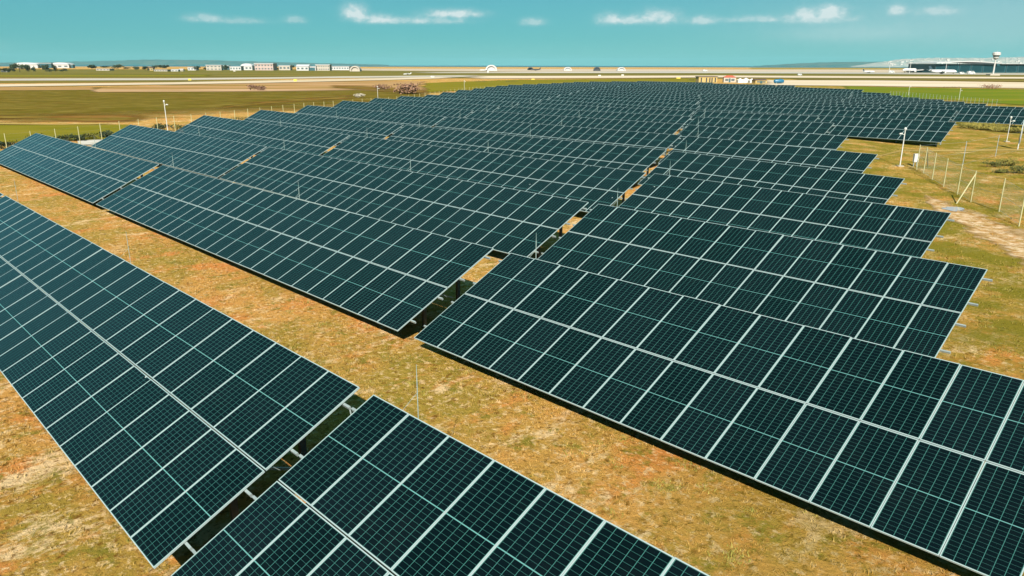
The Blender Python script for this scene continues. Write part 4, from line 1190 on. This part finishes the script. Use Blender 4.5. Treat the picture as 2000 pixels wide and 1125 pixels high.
# terminal and control tower on the right
M_GLASSD = mat("dark_terminal_glass", (0.01, 0.045, 0.055), 0.25)
def terminal():
    x0, x1, yb = 1825, 2140, 142.3
    p0, mpp = base_of(x0, yb); p1, _ = base_of(x1, yb)
    d = (p1 - p0); W = d.length; ex = d.normalized(); D = 45.0; H = 19.5 * mpp
    root = empty("airport_terminal", p0, math.atan2(ex.y, ex.x)); tag(root, "long dark teal glass terminal with a white curved roof", "building")
    mb = MB(); mb.box((0, 0, -.4), (W, D, H * .86)); mb.build("wall", M_TEALW, root)
    N = 24; r = MB(); W1 = W * .38
    for k in range(N):
        a, b2 = k / N, (k + 1) / N
        z = lambda t: H * (.90 + .22 * math.sin(math.pi * (.12 + .75 * t)))
        r.hexa([(W1 * a - 3, -5, z(a) - .9), (W1 * b2 - 3, -5, z(b2) - .9), (W1 * b2 - 3, D, z(b2) - .9), (W1 * a - 3, D, z(a) - .9), (W1 * a - 3, -5, z(a)), (W1 * b2 - 3, -5, z(b2)), (W1 * b2 - 3, D, z(b2)), (W1 * a - 3, D, z(a))])
    r.build("roof", M_ROOFW, root)
    r = MB(); r.box((W1 + 1, -3, H * .862), (W, D, H * .90)); r.build("roof", M_ROOFW, root)
    for k in range(14):
        c = W * (k + .5) / 14
        w = MB(); w.box((c - W / 36, -.12, H * .10), (c + W / 36, .05, H * .70)); w.build("window", M_GLASSD, root)
    for k in range(15):
        c = W * k / 14
        w = MB(); w.box((c - .3, -.5, 0), (c + .3, -.15, H * .86)); w.build("pillar", M_DARK, root)
terminal()
def tower():
    p, mpp = base_of(1939, 147.5); H = 47 * mpp
    root = empty("control_tower", p, RZ); tag(root, "slender control tower with dark windows and a pale head before the terminal", "tower")
    mb = MB(); mb.box((-4, -3, -.4), (4, 3, H * .06)); mb.build("base", M_CREAM, root)
    mb = MB(); mb.tube((0, 0, H * .06), (0, 0, H * .66), 0.65, 0.5, 12); mb.build("shaft", M_WHITEW, root)
    mb = MB(); mb.rings([((0, 0, H * .64), (1, 0, 0), (0, 1, 0)), ((0, 0, H * .70), (2.1, 0, 0), (0, 2.1, 0)), ((0, 0, H * .73), (2.1, 0, 0), (0, 2.1, 0))], 12); mb.build("platform", M_WHITEW, root)
    mb = MB(); mb.rings([((0, 0, H * .73), (2.0, 0, 0), (0, 2.0, 0)), ((0, 0, H * .81), (2.6, 0, 0), (0, 2.6, 0))], 12); mb.build("window", M_WIN, root)
    mb = MB(); mb.rings([((0, 0, H * .81), (3.0, 0, 0), (0, 3.0, 0)), ((0, 0, H * .90), (3.0, 0, 0), (0, 3.0, 0)), ((0, 0, H * .93), (2, 0, 0), (0, 2, 0))], 12); mb.build("roof", M_WHITEW, root)
    mb = MB(); mb.tube((0, 0, H * .93), (0, 0, H * 1.02), .25, .1, 6); mb.build("aerial", M_STEEL, root)
tower()
def mast(px, py, h, label):
    p, mpp = base_of(px, py)
    root = empty("floodlight_mast", p, RZ); tag(root, label, "light mast", "floodlight masts on the apron")
    H = h * mpp; mb = MB(); mb.tube((0, 0, -.3), (0, 0, H), .32, .18, 8); mb.build("pole", M_WHITEW, root)
    mb = MB(); mb.box((-1.6, -.3, H), (1.6, .3, H + .5)); mb.build("lamp_head", M_WHITEW, root)
for px, h, lb in [(1736, 22, "white floodlight mast left of the airliners"), (1776, 20, "white floodlight mast above the large pale airliner"), (1846, 20, "white floodlight mast at the left end of the terminal")]:
    mast(px, 143.5, h, lb)

# ------------------------------------------------------------------ sea haze
def haze():
    m = bpy.data.materials.new("sea_haze"); m.use_nodes = True; nt = m.node_tree; nt.nodes.clear()
    o = nt.nodes.new("ShaderNodeOutputMaterial"); pv = nt.nodes.new("ShaderNodeVolumePrincipled")
    pv.inputs['Color'].default_value = HAZE_COL; pv.inputs['Density'].default_value = HAZE_DENSITY
    nt.links.new(pv.outputs[0], o.inputs['Volume'])
    mb = MB(); mb.box((-13600, -13600, -4.5), (13600, 13600, 150)); tag(mb.build("haze", m), kind='stuff')
HAZE_COL = (0.32, 0.68, 0.78, 1)
HAZE_DENSITY = 0.000032
haze()
